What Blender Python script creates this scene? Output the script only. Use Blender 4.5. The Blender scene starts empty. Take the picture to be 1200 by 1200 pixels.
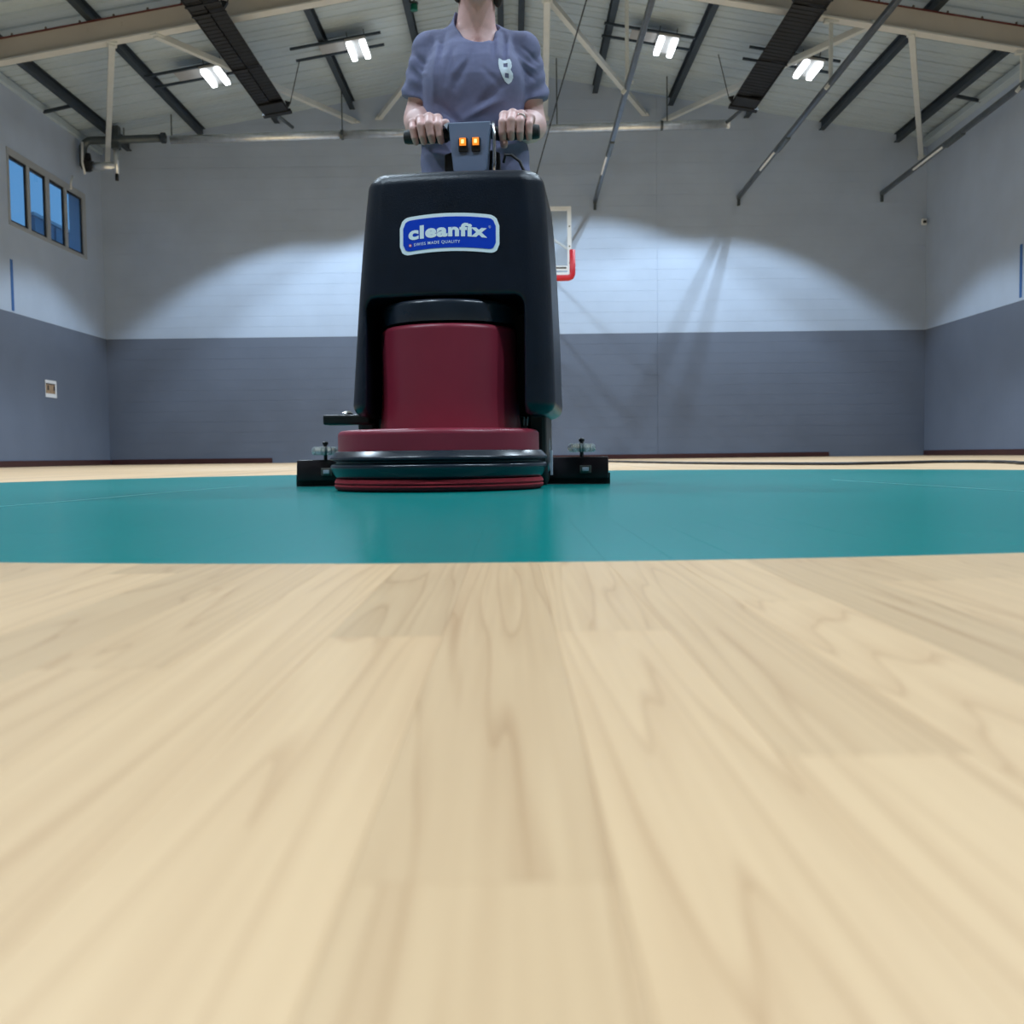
import bpy, bmesh, math, random
import numpy as np
from mathutils import Vector, Matrix
from mathutils.bvhtree import BVHTree
random.seed(7); rng = np.random.default_rng(7)
R = math.radians
S = bpy.context.scene
COL = S.collection

# ------------------------------------------------------------------ camera
cd = bpy.data.cameras.new('camera'); cam = bpy.data.objects.new('camera', cd); COL.objects.link(cam)
cd.sensor_width = 36; cd.lens = 36; cd.clip_start = .01; cd.clip_end = 300
cam.matrix_world = (Matrix.Translation((0, 0, .09)) @ Matrix.Rotation(R(90 - 3.15), 4, 'X') @ Matrix.Rotation(R(-.68), 4, 'Z'))
cd.dof.use_dof = True; cd.dof.focus_distance = 2.3; cd.dof.aperture_fstop = 11
S.camera = cam
# ------------------------------------------------------------------ sky, exposure
wd = bpy.data.worlds.new('evening_sky'); S.world = wd; wd.use_nodes = True
bg = wd.node_tree.nodes['Background']; bg.inputs[0].default_value = (.13, .31, .55, 1); bg.inputs[1].default_value = 1.
S.view_settings.view_transform = 'Standard'; S.view_settings.look = 'None'
S.view_settings.gamma = 1; S.view_settings.use_curve_mapping = False
S.view_settings.exposure = .22
LAMP_W = 260.0; LAMP_COL = (.70, .86, 1.0)      # watts of each tube of a roof lamp

# ------------------------------------------------------------------ room constants
XL, XR, YB, YF = -7.82, 8.05, 20.0, -9.0
RX, RZ, SL = .08, 7.42, .171                  # ridge x, deck height at the ridge, roof slope
BAND = 2.432
def deck(x): return RZ - SL * abs(x - RX)

# ------------------------------------------------------------------ materials
MATS = {}
def mat(name, col, rough=.5, metal=0., var=0., vscale=5., bump=0., bscale=40., emit=0., coat=0., spec=.5, stretch=(1, 1, 1), alpha=1., trans=0.):
    m = bpy.data.materials.new(name); m.use_nodes = True; nt = m.node_tree; b = nt.nodes['Principled BSDF']
    b.inputs['Roughness'].default_value = rough; b.inputs['Metallic'].default_value = metal
    b.inputs['Base Color'].default_value = (*col, 1); b.inputs['Coat Weight'].default_value = coat
    b.inputs['Specular IOR Level'].default_value = spec; b.inputs['Transmission Weight'].default_value = trans
    b.inputs['Alpha'].default_value = alpha
    if emit: b.inputs['Emission Color'].default_value = (*col, 1); b.inputs['Emission Strength'].default_value = emit
    if var or bump:
        tc = nt.nodes.new('ShaderNodeTexCoord'); mp = nt.nodes.new('ShaderNodeMapping'); mp.inputs['Scale'].default_value = stretch
        nt.links.new(tc.outputs['Object'], mp.inputs[0])
    if var:
        n = nt.nodes.new('ShaderNodeTexNoise'); n.inputs['Scale'].default_value = vscale; n.inputs['Detail'].default_value = 5
        nt.links.new(mp.outputs[0], n.inputs['Vector'])
        r = nt.nodes.new('ShaderNodeMapRange'); r.inputs[1].default_value = .25; r.inputs[2].default_value = .75
        r.inputs[3].default_value = 1 - var; r.inputs[4].default_value = 1 + var
        nt.links.new(n.outputs[0], r.inputs[0])
        x = nt.nodes.new('ShaderNodeVectorMath'); x.operation = 'SCALE'; x.inputs[0].default_value = col
        nt.links.new(r.outputs[0], x.inputs['Scale']); nt.links.new(x.outputs[0], b.inputs['Base Color'])
    if bump:
        n2 = nt.nodes.new('ShaderNodeTexNoise'); n2.inputs['Scale'].default_value = bscale; n2.inputs['Detail'].default_value = 4
        nt.links.new(mp.outputs[0], n2.inputs['Vector'])
        bp = nt.nodes.new('ShaderNodeBump'); bp.inputs['Strength'].default_value = bump; bp.inputs['Distance'].default_value = .01
        nt.links.new(n2.outputs[0], bp.inputs['Height']); nt.links.new(bp.outputs[0], b.inputs['Normal'])
    MATS[name] = m; return m

def wall_mat(name, blocks):
    """painted blockwork: pale above the band, slate grey below, fine joint relief"""
    m = bpy.data.materials.new(name); m.use_nodes = True; nt = m.node_tree; L = nt.links.new; b = nt.nodes['Principled BSDF']
    b.inputs['Roughness'].default_value = .55; b.inputs['Specular IOR Level'].default_value = .3
    g = nt.nodes.new('ShaderNodeNewGeometry'); s = nt.nodes.new('ShaderNodeSeparateXYZ'); L(g.outputs['Position'], s.inputs[0])
    st = nt.nodes.new('ShaderNodeMath'); st.operation = 'GREATER_THAN'; st.inputs[1].default_value = BAND; L(s.outputs['Z'], st.inputs[0])
    mx = nt.nodes.new('ShaderNodeMix'); mx.data_type = 'RGBA'; L(st.outputs[0], mx.inputs[0])
    mx.inputs[6].default_value = (.142, .170, .232, 1); mx.inputs[7].default_value = (.455, .545, .69, 1)
    n = nt.nodes.new('ShaderNodeTexNoise'); n.inputs['Scale'].default_value = 1.2; n.inputs['Detail'].default_value = 6; L(g.outputs['Position'], n.inputs['Vector'])
    r = nt.nodes.new('ShaderNodeMapRange'); r.inputs[1].default_value = .3; r.inputs[2].default_value = .7; r.inputs[3].default_value = .94; r.inputs[4].default_value = 1.05
    L(n.outputs[0], r.inputs[0]); sc = nt.nodes.new('ShaderNodeVectorMath'); sc.operation = 'SCALE'; L(mx.outputs[2], sc.inputs[0]); L(r.outputs[0], sc.inputs['Scale'])
    L(sc.outputs[0], b.inputs['Base Color'])
    cb = nt.nodes.new('ShaderNodeCombineXYZ')
    L(s.outputs['X' if blocks == 'x' else 'Y'], cb.inputs[0]); L(s.outputs['Z'], cb.inputs[1])
    br = nt.nodes.new('ShaderNodeTexBrick'); br.inputs['Scale'].default_value = 1; br.inputs['Brick Width'].default_value = .4052; br.inputs['Row Height'].default_value = BAND / 12
    br.inputs['Mortar Size'].default_value = .006; br.inputs['Mortar Smooth'].default_value = .6; br.offset = .5
    L(cb.outputs[0], br.inputs['Vector'])
    n2 = nt.nodes.new('ShaderNodeTexNoise'); n2.inputs['Scale'].default_value = 30; n2.inputs['Detail'].default_value = 4; L(g.outputs['Position'], n2.inputs['Vector'])
    ad = nt.nodes.new('ShaderNodeMath'); ad.operation = 'MULTIPLY_ADD'; ad.inputs[1].default_value = -.5; L(br.outputs['Fac'], ad.inputs[0]); L(n2.outputs[0], ad.inputs[2])
    bp = nt.nodes.new('ShaderNodeBump'); bp.inputs['Strength'].default_value = .16; bp.inputs['Distance'].default_value = .01
    L(ad.outputs[0], bp.inputs['Height']); L(bp.outputs[0], b.inputs['Normal'])
    MATS[name] = m; return m
wall_mat('wall_paint_x', 'x'); wall_mat('wall_paint_y', 'y')

def floor_mat():
    """lacquered maple strips with a painted teal centre disc"""
    m = bpy.data.materials.new('maple_floor'); m.use_nodes = True; nt = m.node_tree; L = nt.links.new; b = nt.nodes['Principled BSDF']
    N = nt.nodes.new
    g = N('ShaderNodeNewGeometry'); oi = N('ShaderNodeObjectInfo'); s = N('ShaderNodeSeparateXYZ'); L(g.outputs['Position'], s.inputs[0])
    def math_(op, a, bb=None, c=None):
        n = N('ShaderNodeMath'); n.operation = op
        for i, q in enumerate((a, bb, c)):
            if q is None: continue
            if isinstance(q, (int, float)): n.inputs[i].default_value = q
            else: L(q, n.inputs[i])
        return n.outputs[0]
    # strip number, random tone
    strip = math_('FLOOR', math_('DIVIDE', math_('SUBTRACT', s.outputs['X'], .0217), .0575))
    wn = N('ShaderNodeTexWhiteNoise'); wn.noise_dimensions = '2D'; cb = N('ShaderNodeCombineXYZ'); L(strip, cb.inputs[0]); L(oi.outputs['Random'], cb.inputs[1]); L(cb.outputs[0], wn.inputs['Vector'])
    # grain
    off = math_('MULTIPLY', wn.outputs['Value'], 37.)
    gc = N('ShaderNodeCombineXYZ'); L(math_('MULTIPLY', s.outputs['X'], 1.), gc.inputs[0]); L(math_('MULTIPLY', s.outputs['Y'], .042), gc.inputs[1]); L(off, gc.inputs[2])
    n1 = N('ShaderNodeTexNoise'); n1.inputs['Scale'].default_value = 22; n1.inputs['Detail'].default_value = 2; n1.inputs['Roughness'].default_value = .35; L(gc.outputs[0], n1.inputs['Vector'])
    ring = math_('FRACT', math_('MULTIPLY', n1.outputs[0], 13.))
    rr = N('ShaderNodeValToRGB'); e = rr.color_ramp.elements; e[0].position = 0; e[0].color = (.28, .28, .28, 1); e[1].position = .14; e[1].color = (1, 1, 1, 1)
    x = e.new(.55); x.color = (1, 1, 1, 1); x = e.new(1.); x.color = (.75, .75, .75, 1); L(ring, rr.inputs[0])
    gf = N('ShaderNodeCombineXYZ'); L(math_('MULTIPLY', s.outputs['X'], 1.), gf.inputs[0]); L(math_('MULTIPLY', s.outputs['Y'], .02), gf.inputs[1]); L(off, gf.inputs[2])
    n2 = N('ShaderNodeTexNoise'); n2.inputs['Scale'].default_value = 260; n2.inputs['Detail'].default_value = 4; L(gf.outputs[0], n2.inputs['Vector'])
    n3 = N('ShaderNodeTexNoise'); n3.inputs['Scale'].default_value = 7; n3.inputs['Detail'].default_value = 4; L(gc.outputs[0], n3.inputs['Vector'])
    mixg = N('ShaderNodeMix'); mixg.data_type = 'RGBA'; mixg.inputs[6].default_value = (.36, .18, .08, 1); mixg.inputs[7].default_value = (.745, .515, .30, 1)
    gv = math_('MULTIPLY_ADD', n2.outputs[0], .35, math_('MULTIPLY_ADD', rr.outputs[0], .46, math_('MULTIPLY', n3.outputs[0], .36)))
    L(gv, mixg.inputs[0])
    tone = N('ShaderNodeMapRange'); tone.inputs[3].default_value = .84; tone.inputs[4].default_value = 1.08; L(wn.outputs['Value'], tone.inputs[0])
    sc = N('ShaderNodeVectorMath'); sc.operation = 'SCALE'; L(mixg.outputs[2], sc.inputs[0]); L(tone.outputs[0], sc.inputs['Scale'])
    # painted disc
    dx = math_('SUBTRACT', s.outputs['X'], .05); dy = math_('SUBTRACT', s.outputs['Y'], 3.36)
    rad = math_('SQRT', math_('ADD', math_('MULTIPLY', dx, dx), math_('MULTIPLY', dy, dy)))
    ins = math_('LESS_THAN', rad, 2.5)
    teal = N('ShaderNodeMix'); teal.data_type = 'RGBA'; teal.inputs[6].default_value = (.0, .20, .19, 1); teal.inputs[7].default_value = (.0, .235, .22, 1)
    n4 = N('ShaderNodeTexNoise'); n4.inputs['Scale'].default_value = 3; n4.inputs['Detail'].default_value = 5; L(g.outputs['Position'], n4.inputs['Vector']); L(n4.outputs[0], teal.inputs[0])
    mx = N('ShaderNodeMix'); mx.data_type = 'RGBA'; L(ins, mx.inputs[0]); L(sc.outputs[0], mx.inputs[6]); L(teal.outputs[2], mx.inputs[7])
    L(mx.outputs[2], b.inputs['Base Color'])
    ro = N('ShaderNodeMapRange'); ro.inputs[3].default_value = .36; ro.inputs[4].default_value = .20; L(ins, ro.inputs[0]); L(ro.outputs[0], b.inputs['Roughness'])
    sp = N('ShaderNodeMapRange'); sp.inputs[3].default_value = .22; sp.inputs[4].default_value = .12; L(ins, sp.inputs[0]); L(sp.outputs[0], b.inputs['Specular IOR Level'])
    n5 = N('ShaderNodeTexNoise'); n5.inputs['Scale'].default_value = 160; n5.inputs['Detail'].default_value = 3; L(g.outputs['Position'], n5.inputs['Vector'])
    bp = N('ShaderNodeBump'); bp.inputs['Strength'].default_value = .05; bp.inputs['Distance'].default_value = .002; L(n5.outputs[0], bp.inputs['Height']); L(bp.outputs[0], b.inputs['Normal'])
    MATS['maple_floor'] = m
floor_mat()
mat('deck_sheet', (.45, .55, .63), .5, var=.06, vscale=1.5)
mat('purlin_paint', (.022, .035, .05), .5, var=.2, vscale=3)
mat('rafter_paint', (.52, .475, .42), .55, var=.06, vscale=2)
mat('flange_paint', (.58, .60, .60), .5, var=.05)
mat('brace_paint', (.58, .62, .63), .5, var=.05)
mat('red_primer', (.12, .03, .026), .6, var=.2)
mat('bolt_steel', (.12, .11, .10), .5, .6, var=.2, vscale=60)
mat('heater_black', (.004, .0055, .008), .7, var=.3, vscale=6)
mat('heater_tube', (.008, .01, .013), .6, .0, var=.2)
mat('galvanised', (.80, .83, .85), .33, .85, var=.12, vscale=9, bump=.05, bscale=30)
mat('dark_pipe', (.09, .11, .12), .4, .5, var=.2)
mat('pipe_steel', (.12, .14, .16), .32, .7, var=.15, vscale=8)
mat('white_label', (.8, .82, .82), .5, var=.05)
mat('lamp_lens', (.93, .97, 1.), .4, emit=5., var=.001)
mat('lamp_body', (.30, .31, .32), .4, var=.05)
mat('window_alu', (.42, .45, .48), .4, .2, var=.05)
mat('gasket', (.015, .017, .02), .5, var=.2)
mat('baseboard_paint', (.045, .012, .014), .4, var=.2)
mat('blue_tape', (.035, .13, .38), .6, var=.1)
mat('paper', (.80, .82, .86), .7, var=.03)
mat('print_brown', (.36, .25, .16), .7, var=.3, vscale=20)
mat('print_dark', (.05, .035, .03), .7, var=.2)
mat('neighbour_cladding', (.20, .26, .33), .6, var=.1)
mat('asphalt', (.06, .06, .065), .8, var=.2)
mat('backboard_white', (.82, .84, .86), .4, var=.03)
mat('pad_red', (.55, .012, .025), .45, var=.1)
mat('rim_orange', (.75, .13, .02), .4, var=.1)
mat('net_white', (.8, .8, .8), .7, var=.05)
mat('tank_plastic', (.003, .007, .016), .33, var=.25, vscale=14, bump=.12, bscale=260, spec=.42)
mat('bumper_rubber', (.012, .018, .030), .27, var=.2, vscale=10, spec=.6)
mat('red_cover', (.25, .020, .043), .38, var=.08, vscale=6, bump=.03, bscale=120)
mat('pad_fibre', (.33, .015, .028), .9, var=.25, vscale=40, bump=.6, bscale=160, stretch=(1, 1, 6))
mat('black_metal', (.008, .009, .011), .42, .2, var=.2, vscale=20)
mat('squeegee_body', (.016, .008, .011), .4, var=.2, vscale=12)
mat('squeegee_rubber', (.012, .011, .012), .6, var=.2)
mat('chrome', (.75, .76, .78), .18, 1., var=.03)
mat('panel_grey', (.125, .165, .255), .45, var=.06, vscale=14)
mat('grip_rubber', (.007, .008, .010), .55, var=.2, vscale=60, bump=.25, bscale=500)
mat('switch_black', (.006, .006, .007), .35, var=.1)
mat('switch_lit', (1., .27, .025), .35, emit=.7, var=.001)
mat('switch_mark', (1., .72, .28), .35, emit=.9, var=.001)
mat('hub_grey', (.42, .46, .54), .4, var=.08)
mat('tyre', (.012, .012, .013), .7, var=.2)
mat('sticker_white', (.84, .91, .98), .3, var=.02)
mat('sticker_blue', (.003, .05, .55), .3, var=.03)
mat('sticker_red', (.6, .03, .05), .4, var=.03)
mat('skin', (.60, .37, .345), .5, var=.10, vscale=26, bump=.10, bscale=220)
mat('shirt_cloth', (.130, .138, .240), .85, var=.07, vscale=60, bump=.22, bscale=600)
mat('logo_print', (.62, .70, .78), .8, var=.03)
mat('trouser_cloth', (.022, .024, .032), .85, var=.15, vscale=40, bump=.2, bscale=500)
mat('shoe_leather', (.015, .015, .016), .5, var=.2, vscale=30)
mat('shoe_sole', (.35, .35, .34), .7, var=.1)
mat('hair', (.016, .012, .011), .55, var=.35, vscale=70, bump=.5, bscale=120, stretch=(4, 4, .6))
mat('eye_white', (.75, .74, .72), .2, var=.02)
mat('iris', (.06, .04, .03), .2, var=.1)
mat('lip', (.42, .17, .16), .5, var=.08, vscale=60)
mat('ring_silver', (.85, .85, .86), .15, 1., var=.02)
mat('cord_black', (.012, .012, .014), .5, var=.2)
mat('line_paint', (.10, .36, .37), .4, var=.1)
mat('green_lens', (.0, .12, .08), .3, var=.1)
def glass(name, tint, clear, rough=.02):
    m = bpy.data.materials.new(name); m.use_nodes = True; nt = m.node_tree
    for n in list(nt.nodes):
        if n.type == 'BSDF_PRINCIPLED': nt.nodes.remove(n)
    out = [n for n in nt.nodes if n.type == 'OUTPUT_MATERIAL'][0]
    t = nt.nodes.new('ShaderNodeBsdfTransparent'); t.inputs[0].default_value = (*tint, 1)
    gl = nt.nodes.new('ShaderNodeBsdfGlossy'); gl.inputs['Roughness'].default_value = rough
    lw = nt.nodes.new('ShaderNodeFresnel'); lw.inputs[0].default_value = 1.45
    ge = nt.nodes.new('ShaderNodeNewGeometry'); fr = nt.nodes.new('ShaderNodeMath'); fr.operation = 'SUBTRACT'; fr.use_clamp = True
    nt.links.new(lw.outputs[0], fr.inputs[0]); nt.links.new(ge.outputs['Backfacing'], fr.inputs[1])
    mx = nt.nodes.new('ShaderNodeMixShader'); nt.links.new(fr.outputs[0], mx.inputs[0])
    if clear < 1:
        d = nt.nodes.new('ShaderNodeBsdfDiffuse'); d.inputs[0].default_value = (.6, .63, .66, 1)
        m2 = nt.nodes.new('ShaderNodeMixShader'); m2.inputs[0].default_value = 1 - clear
        nt.links.new(t.outputs[0], m2.inputs[1]); nt.links.new(d.outputs[0], m2.inputs[2]); nt.links.new(m2.outputs[0], mx.inputs[1])
    else: nt.links.new(t.outputs[0], mx.inputs[1])
    nt.links.new(gl.outputs[0], mx.inputs[2]); nt.links.new(mx.outputs[0], out.inputs[0]); MATS[name] = m
glass('window_glass', (.80, .90, .97), 1); glass('backboard_glass', (.93, .95, .96), .88)
m = mat('clear_roller', (.95, .98, 1.), .04, spec=.8, trans=.85, var=.01)

# ------------------------------------------------------------------ helpers
class MB:
    def __init__(s): s.v = []; s.f = []
    def add(s, vs, fs):
        o = len(s.v); s.v += [tuple(v) for v in vs]; s.f += [tuple(i + o for i in f) for f in fs]; return s
    def box(s, a, b):
        x0, y0, z0 = a; x1, y1, z1 = b
        return s.add([(x0, y0, z0), (x1, y0, z0), (x1, y1, z0), (x0, y1, z0), (x0, y0, z1), (x1, y0, z1), (x1, y1, z1), (x0, y1, z1)],
                     [(3, 2, 1, 0), (4, 5, 6, 7), (0, 1, 5, 4), (1, 2, 6, 5), (2, 3, 7, 6), (3, 0, 4, 7)])
    def bar(s, p, q, w, h, up=(0, 0, 1)):
        p, q = Vector(p), Vector(q); d = (q - p).normalized(); u = Vector(up)
        if abs(d.dot(u)) > .97: u = Vector((0, 1, 0))
        sx = d.cross(u).normalized() * w / 2; sz = sx.cross(d).normalized() * h / 2
        vs = [p - sx - sz, p + sx - sz, p + sx + sz, p - sx + sz, q - sx - sz, q + sx - sz, q + sx + sz, q - sx + sz]
        return s.add(vs, [(0, 1, 2, 3), (7, 6, 5, 4), (4, 5, 1, 0), (5, 6, 2, 1), (6, 7, 3, 2), (7, 4, 0, 3)])
    def ibeam(s, p, q, w, h, t=.012, up=(0, 0, 1)):
        p, q = Vector(p), Vector(q); d = (q - p).normalized(); u = Vector(up); sx = d.cross(u).normalized(); uz = sx.cross(d).normalized()
        s.bar(p, q, t, h - 2 * t, up)
        for k in (-1, 1): s.bar(p + uz * k * (h - t) / 2, q + uz * k * (h - t) / 2, w, t, up)
        return s
    def tube(s, pts, r, n=10, closed=False):
        pts = [Vector(p) for p in pts]; m = len(pts); rs = r if isinstance(r, (list, tuple)) else [r] * m
        vs = []; ref = None
        for i, p in enumerate(pts):
            a = pts[i - 1] if (i > 0 or closed) else p; b = pts[(i + 1) % m] if (i < m - 1 or closed) else p
            d = (b - a).normalized()
            if ref is None: ref = Vector((0, 0, 1)) if abs(d.z) < .9 else Vector((1, 0, 0))
            sx = d.cross(ref).normalized(); sy = sx.cross(d).normalized(); ref = sy
            for k in range(n):
                t = 2 * math.pi * k / n; vs.append(p + (sx * math.cos(t) + sy * math.sin(t)) * rs[i])
        fs = []
        for i in range(m if closed else m - 1):
            j = (i + 1) % m
            for k in range(n): k2 = (k + 1) % n; fs.append((i * n + k, i * n + k2, j * n + k2, j * n + k))
        if not closed: fs += [tuple(range(n))[::-1], tuple((m - 1) * n + k for k in range(n))]
        return s.add(vs, fs)
    def lathe(s, prof, n=64, c=(0, 0, 0), axis='z'):
        vs = []
        for (r, z) in prof:
            for k in range(n):
                t = 2 * math.pi * k / n; x, y = r * math.cos(t), r * math.sin(t)
                p = (x, y, z) if axis == 'z' else ((z, x, y) if axis == 'x' else (y, z, x))
                vs.append((p[0] + c[0], p[1] + c[1], p[2] + c[2]))
        fs = []; m = len(prof)
        for i in range(m - 1):
            for k in range(n): k2 = (k + 1) % n; fs.append((i * n + k, i * n + k2, (i + 1) * n + k2, (i + 1) * n + k))
        fs += [tuple(range(n))[::-1], tuple((m - 1) * n + k for k in range(n))]
        return s.add(vs, fs)
    def poly(s, pts, a, b):
        """prism: outline in a plane between offset functions a(p), b(p)"""
        n = len(pts); va = [a(p) for p in pts]; vb = [b(p) for p in pts]
        return s.add(va + vb, [tuple(range(n))[::-1], tuple(range(n, 2 * n))] + [(i, (i + 1) % n, (i + 1) % n + n, i + n) for i in range(n)])
    def build(s, name, material, parent=None, smooth=False, bevel=0., seg=2, autos=None):
        me = bpy.data.meshes.new(name); me.from_pydata(s.v, [], s.f); me.update()
        bm = bmesh.new(); bm.from_mesh(me); bmesh.ops.recalc_face_normals(bm, faces=bm.faces)
        if bevel: bmesh.ops.bevel(bm, geom=bm.edges[:], offset=bevel, segments=seg, affect='EDGES', profile=.5, clamp_overlap=True)
        bm.to_mesh(me); bm.free()
        if smooth or autos is not None:
            me.shade_smooth()
            if autos is not None: me.set_sharp_from_angle(angle=R(autos))
        if material: me.materials.append(MATS[material])
        o = bpy.data.objects.new(name, me); COL.objects.link(o)
        if parent: o.parent = parent
        return o
def empty(name, loc=(0, 0, 0), rot=(0, 0, 0)):
    o = bpy.data.objects.new(name, None); o.empty_display_size = .1; COL.objects.link(o); o.location = loc; o.rotation_euler = rot; return o
def tag(o, label=None, cat=None, group=None, kind=None):
    if label: o['label'] = label
    if cat: o['category'] = cat
    if group: o['group'] = group
    if kind: o['kind'] = kind
    return o
def rel(parent, pts): return [tuple(Vector(p) - parent.location) for p in pts]
def ordinal(i): return ['first', 'second', 'third', 'fourth', 'fifth', 'sixth', 'seventh'][i]

# ---- signed distance volume -> mesh (naive surface nets)
class Field:
    def __init__(s, lo, hi, h):
        s.lo = np.array(lo, float); s.h = h; s.n = np.ceil((np.array(hi) - s.lo) / h).astype(int) + 1
        s.v = np.full(tuple(s.n), 1., np.float32)
    def region(s, lo, hi):
        a = np.clip(np.floor((np.array(lo) - s.lo) / s.h).astype(int), 0, s.n); b = np.clip(np.ceil((np.array(hi) - s.lo) / s.h).astype(int) + 1, 0, s.n)
        sl = tuple(slice(i, j) for i, j in zip(a, b))
        ax = [(s.lo[k] + s.h * np.arange(a[k], b[k])).astype(np.float32) for k in range(3)]
        return sl, ax[0][:, None, None], ax[1][None, :, None], ax[2][None, None, :]
    def apply(s, fn, lo, hi, k=.01, op='u'):
        sl, x, y, z = s.region(lo, hi)
        if 0 in s.v[sl].shape: return s
        b = fn(x, y, z); a = s.v[sl]
        if op == 'u':
            h = np.clip(.5 + .5 * (b - a) / k, 0, 1); s.v[sl] = a * h + b * (1 - h) - k * h * (1 - h)
        else:
            b = -b if op == 's' else b; h = np.clip(.5 - .5 * (b - a) / k, 0, 1); s.v[sl] = a * h + b * (1 - h) + k * h * (1 - h)
        return s
    def cone(s, a, b, ra, rb, k=.01, op='u', cut=None, sq=None):
        a = np.array(a, float); b = np.array(b, float); m = max(ra, rb) + 2 * k + .02
        lo, hi = np.minimum(a, b) - m, np.maximum(a, b) + m; ba = b - a; q = float(ba @ ba)
        def fn(x, y, z):
            t = np.clip(((x - a[0]) * ba[0] + (y - a[1]) * ba[1] + (z - a[2]) * ba[2]) / max(q, 1e-9), 0, 1)
            d = np.sqrt((x - a[0] - t * ba[0]) ** 2 + (y - a[1] - t * ba[1]) ** 2 + (z - a[2] - t * ba[2]) ** 2) - (ra + (rb - ra) * t)
            if cut is not None: d = np.maximum(d, (x - cut[0][0]) * cut[1][0] + (y - cut[0][1]) * cut[1][1] + (z - cut[0][2]) * cut[1][2])
            return d
        return s.apply(fn, lo, hi, k, op)
    def ell(s, c, r, k=.01, op='u', tilt=0.):
        c = np.array(c, float); r = np.array(r, float); m = r.max() + 2 * k + .02; ct, st = math.cos(tilt), math.sin(tilt)
        def fn(x, y, z):
            X = x - c[0]; Y = (y - c[1]) * ct + (z - c[2]) * st; Z = -(y - c[1]) * st + (z - c[2]) * ct
            k0 = np.sqrt((X / r[0]) ** 2 + (Y / r[1]) ** 2 + (Z / r[2]) ** 2); k1 = np.sqrt((X / r[0] ** 2) ** 2 + (Y / r[1] ** 2) ** 2 + (Z / r[2] ** 2) ** 2)
            return k0 * (k0 - 1) / np.maximum(k1, 1e-6)
        return s.apply(fn, c - m, c + m, k, op)
    def chain(s, pts, rs, k=.01):
        for i in range(len(pts) - 1): s.cone(pts[i], pts[i + 1], rs[i], rs[i + 1], k)
        return s
    def mesh(s, name, material, parent=None, origin=(0, 0, 0)):
        v = s.v; ins = v < 0
        c = np.zeros(tuple(s.n - 1), np.int8)
        for i in (0, 1):
            for j in (0, 1):
                for k in (0, 1): c += ins[i:ins.shape[0] - 1 + i, j:ins.shape[1] - 1 + j, k:ins.shape[2] - 1 + k]
        act = (c > 0) & (c < 8); idx = np.argwhere(act); num = np.full(act.shape, -1, np.int32); num[act] = np.arange(len(idx))
        acc = np.zeros((len(idx), 3)); cnt = np.zeros(len(idx))
        for ax in range(3):
            o1, o2 = [a for a in range(3) if a != ax]
            for p in (0, 1):
                for q in (0, 1):
                    i0 = idx.copy(); i0[:, o1] += p; i0[:, o2] += q; i1 = i0.copy(); i1[:, ax] += 1
                    a = v[tuple(i0.T)]; b = v[tuple(i1.T)]; mk = (a < 0) != (b < 0)
                    t = a[mk] / (a[mk] - b[mk]); pt = i0[mk].astype(float); pt[:, ax] += t; acc[mk] += pt; cnt[mk] += 1
        pos = acc / cnt[:, None] * s.h + s.lo - np.array(origin)
        quads = []
        for ax in range(3):
            o1, o2 = (ax + 1) % 3, (ax + 2) % 3
            A = ins.take(range(0, ins.shape[ax] - 1), ax); B = ins.take(range(1, ins.shape[ax]), ax)
            e = np.argwhere(A != B); ok = (e[:, o1] > 0) & (e[:, o2] > 0) & (e[:, o1] < s.n[o1] - 1) & (e[:, o2] < s.n[o2] - 1); e = e[ok]
            fl = A[tuple(e.T)]; q = []
            for (d1, d2) in ((-1, -1), (0, -1), (0, 0), (-1, 0)):
                j = e.copy(); j[:, o1] += d1; j[:, o2] += d2; q.append(num[tuple(j.T)])
            q = np.stack(q, 1); q[~fl] = q[~fl][:, ::-1]; quads.append(q)
        quads = np.concatenate(quads)
        me = bpy.data.meshes.new(name); nv, nf = len(pos), len(quads)
        me.vertices.add(nv); me.vertices.foreach_set('co', pos.astype(np.float32).ravel())
        me.loops.add(nf * 4); me.loops.foreach_set('vertex_index', quads.astype(np.int32).ravel())
        me.polygons.add(nf); me.polygons.foreach_set('loop_start', np.arange(0, nf * 4, 4, dtype=np.int32))
        me.update(calc_edges=True); me.validate(); me.shade_smooth()
        if material: me.materials.append(MATS[material])
        o = bpy.data.objects.new(name, me); COL.objects.link(o)
        if parent: o.parent = parent
        return o
def bvh_of(o): return BVHTree.FromPolygons([v.co.copy() for v in o.data.vertices], [tuple(p.vertices) for p in o.data.polygons])

# ================================================================== SETTING
# ---- floor: slab with a shallow bed where the nearest boards are laid one by one
W0 = .0575; X0 = .0217
bx0, bx1, by0, by1 = X0 - 18 * W0, X0 + 18 * W0, -.55, 1.45
fl = MB()
fl.box((XL - .3, YF - .3, -.2), (XR + .3, YB + .3, -.02))
fl.box((XL - .3, YF - .3, -.02), (bx0, YB + .3, 0)); fl.box((bx1, YF - .3, -.02), (XR + .3, YB + .3, 0))
fl.box((bx0, YF - .3, -.02), (bx1, by0, 0)); fl.box((bx0, by1, -.02), (bx1, YB + .3, 0))
floor = tag(fl.build('floor', 'maple_floor'), 'pale maple strip floor with a teal painted centre disc', kind='structure')
ends = {-2: [-.3, .51], -1: [.212, 1.1], 0: [-.12, .52], -3: [.05, .86], 1: [.30, 1.02], 2: [.12, .62], -4: [-.2, .44, 1.15]}
nb = 0
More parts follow.
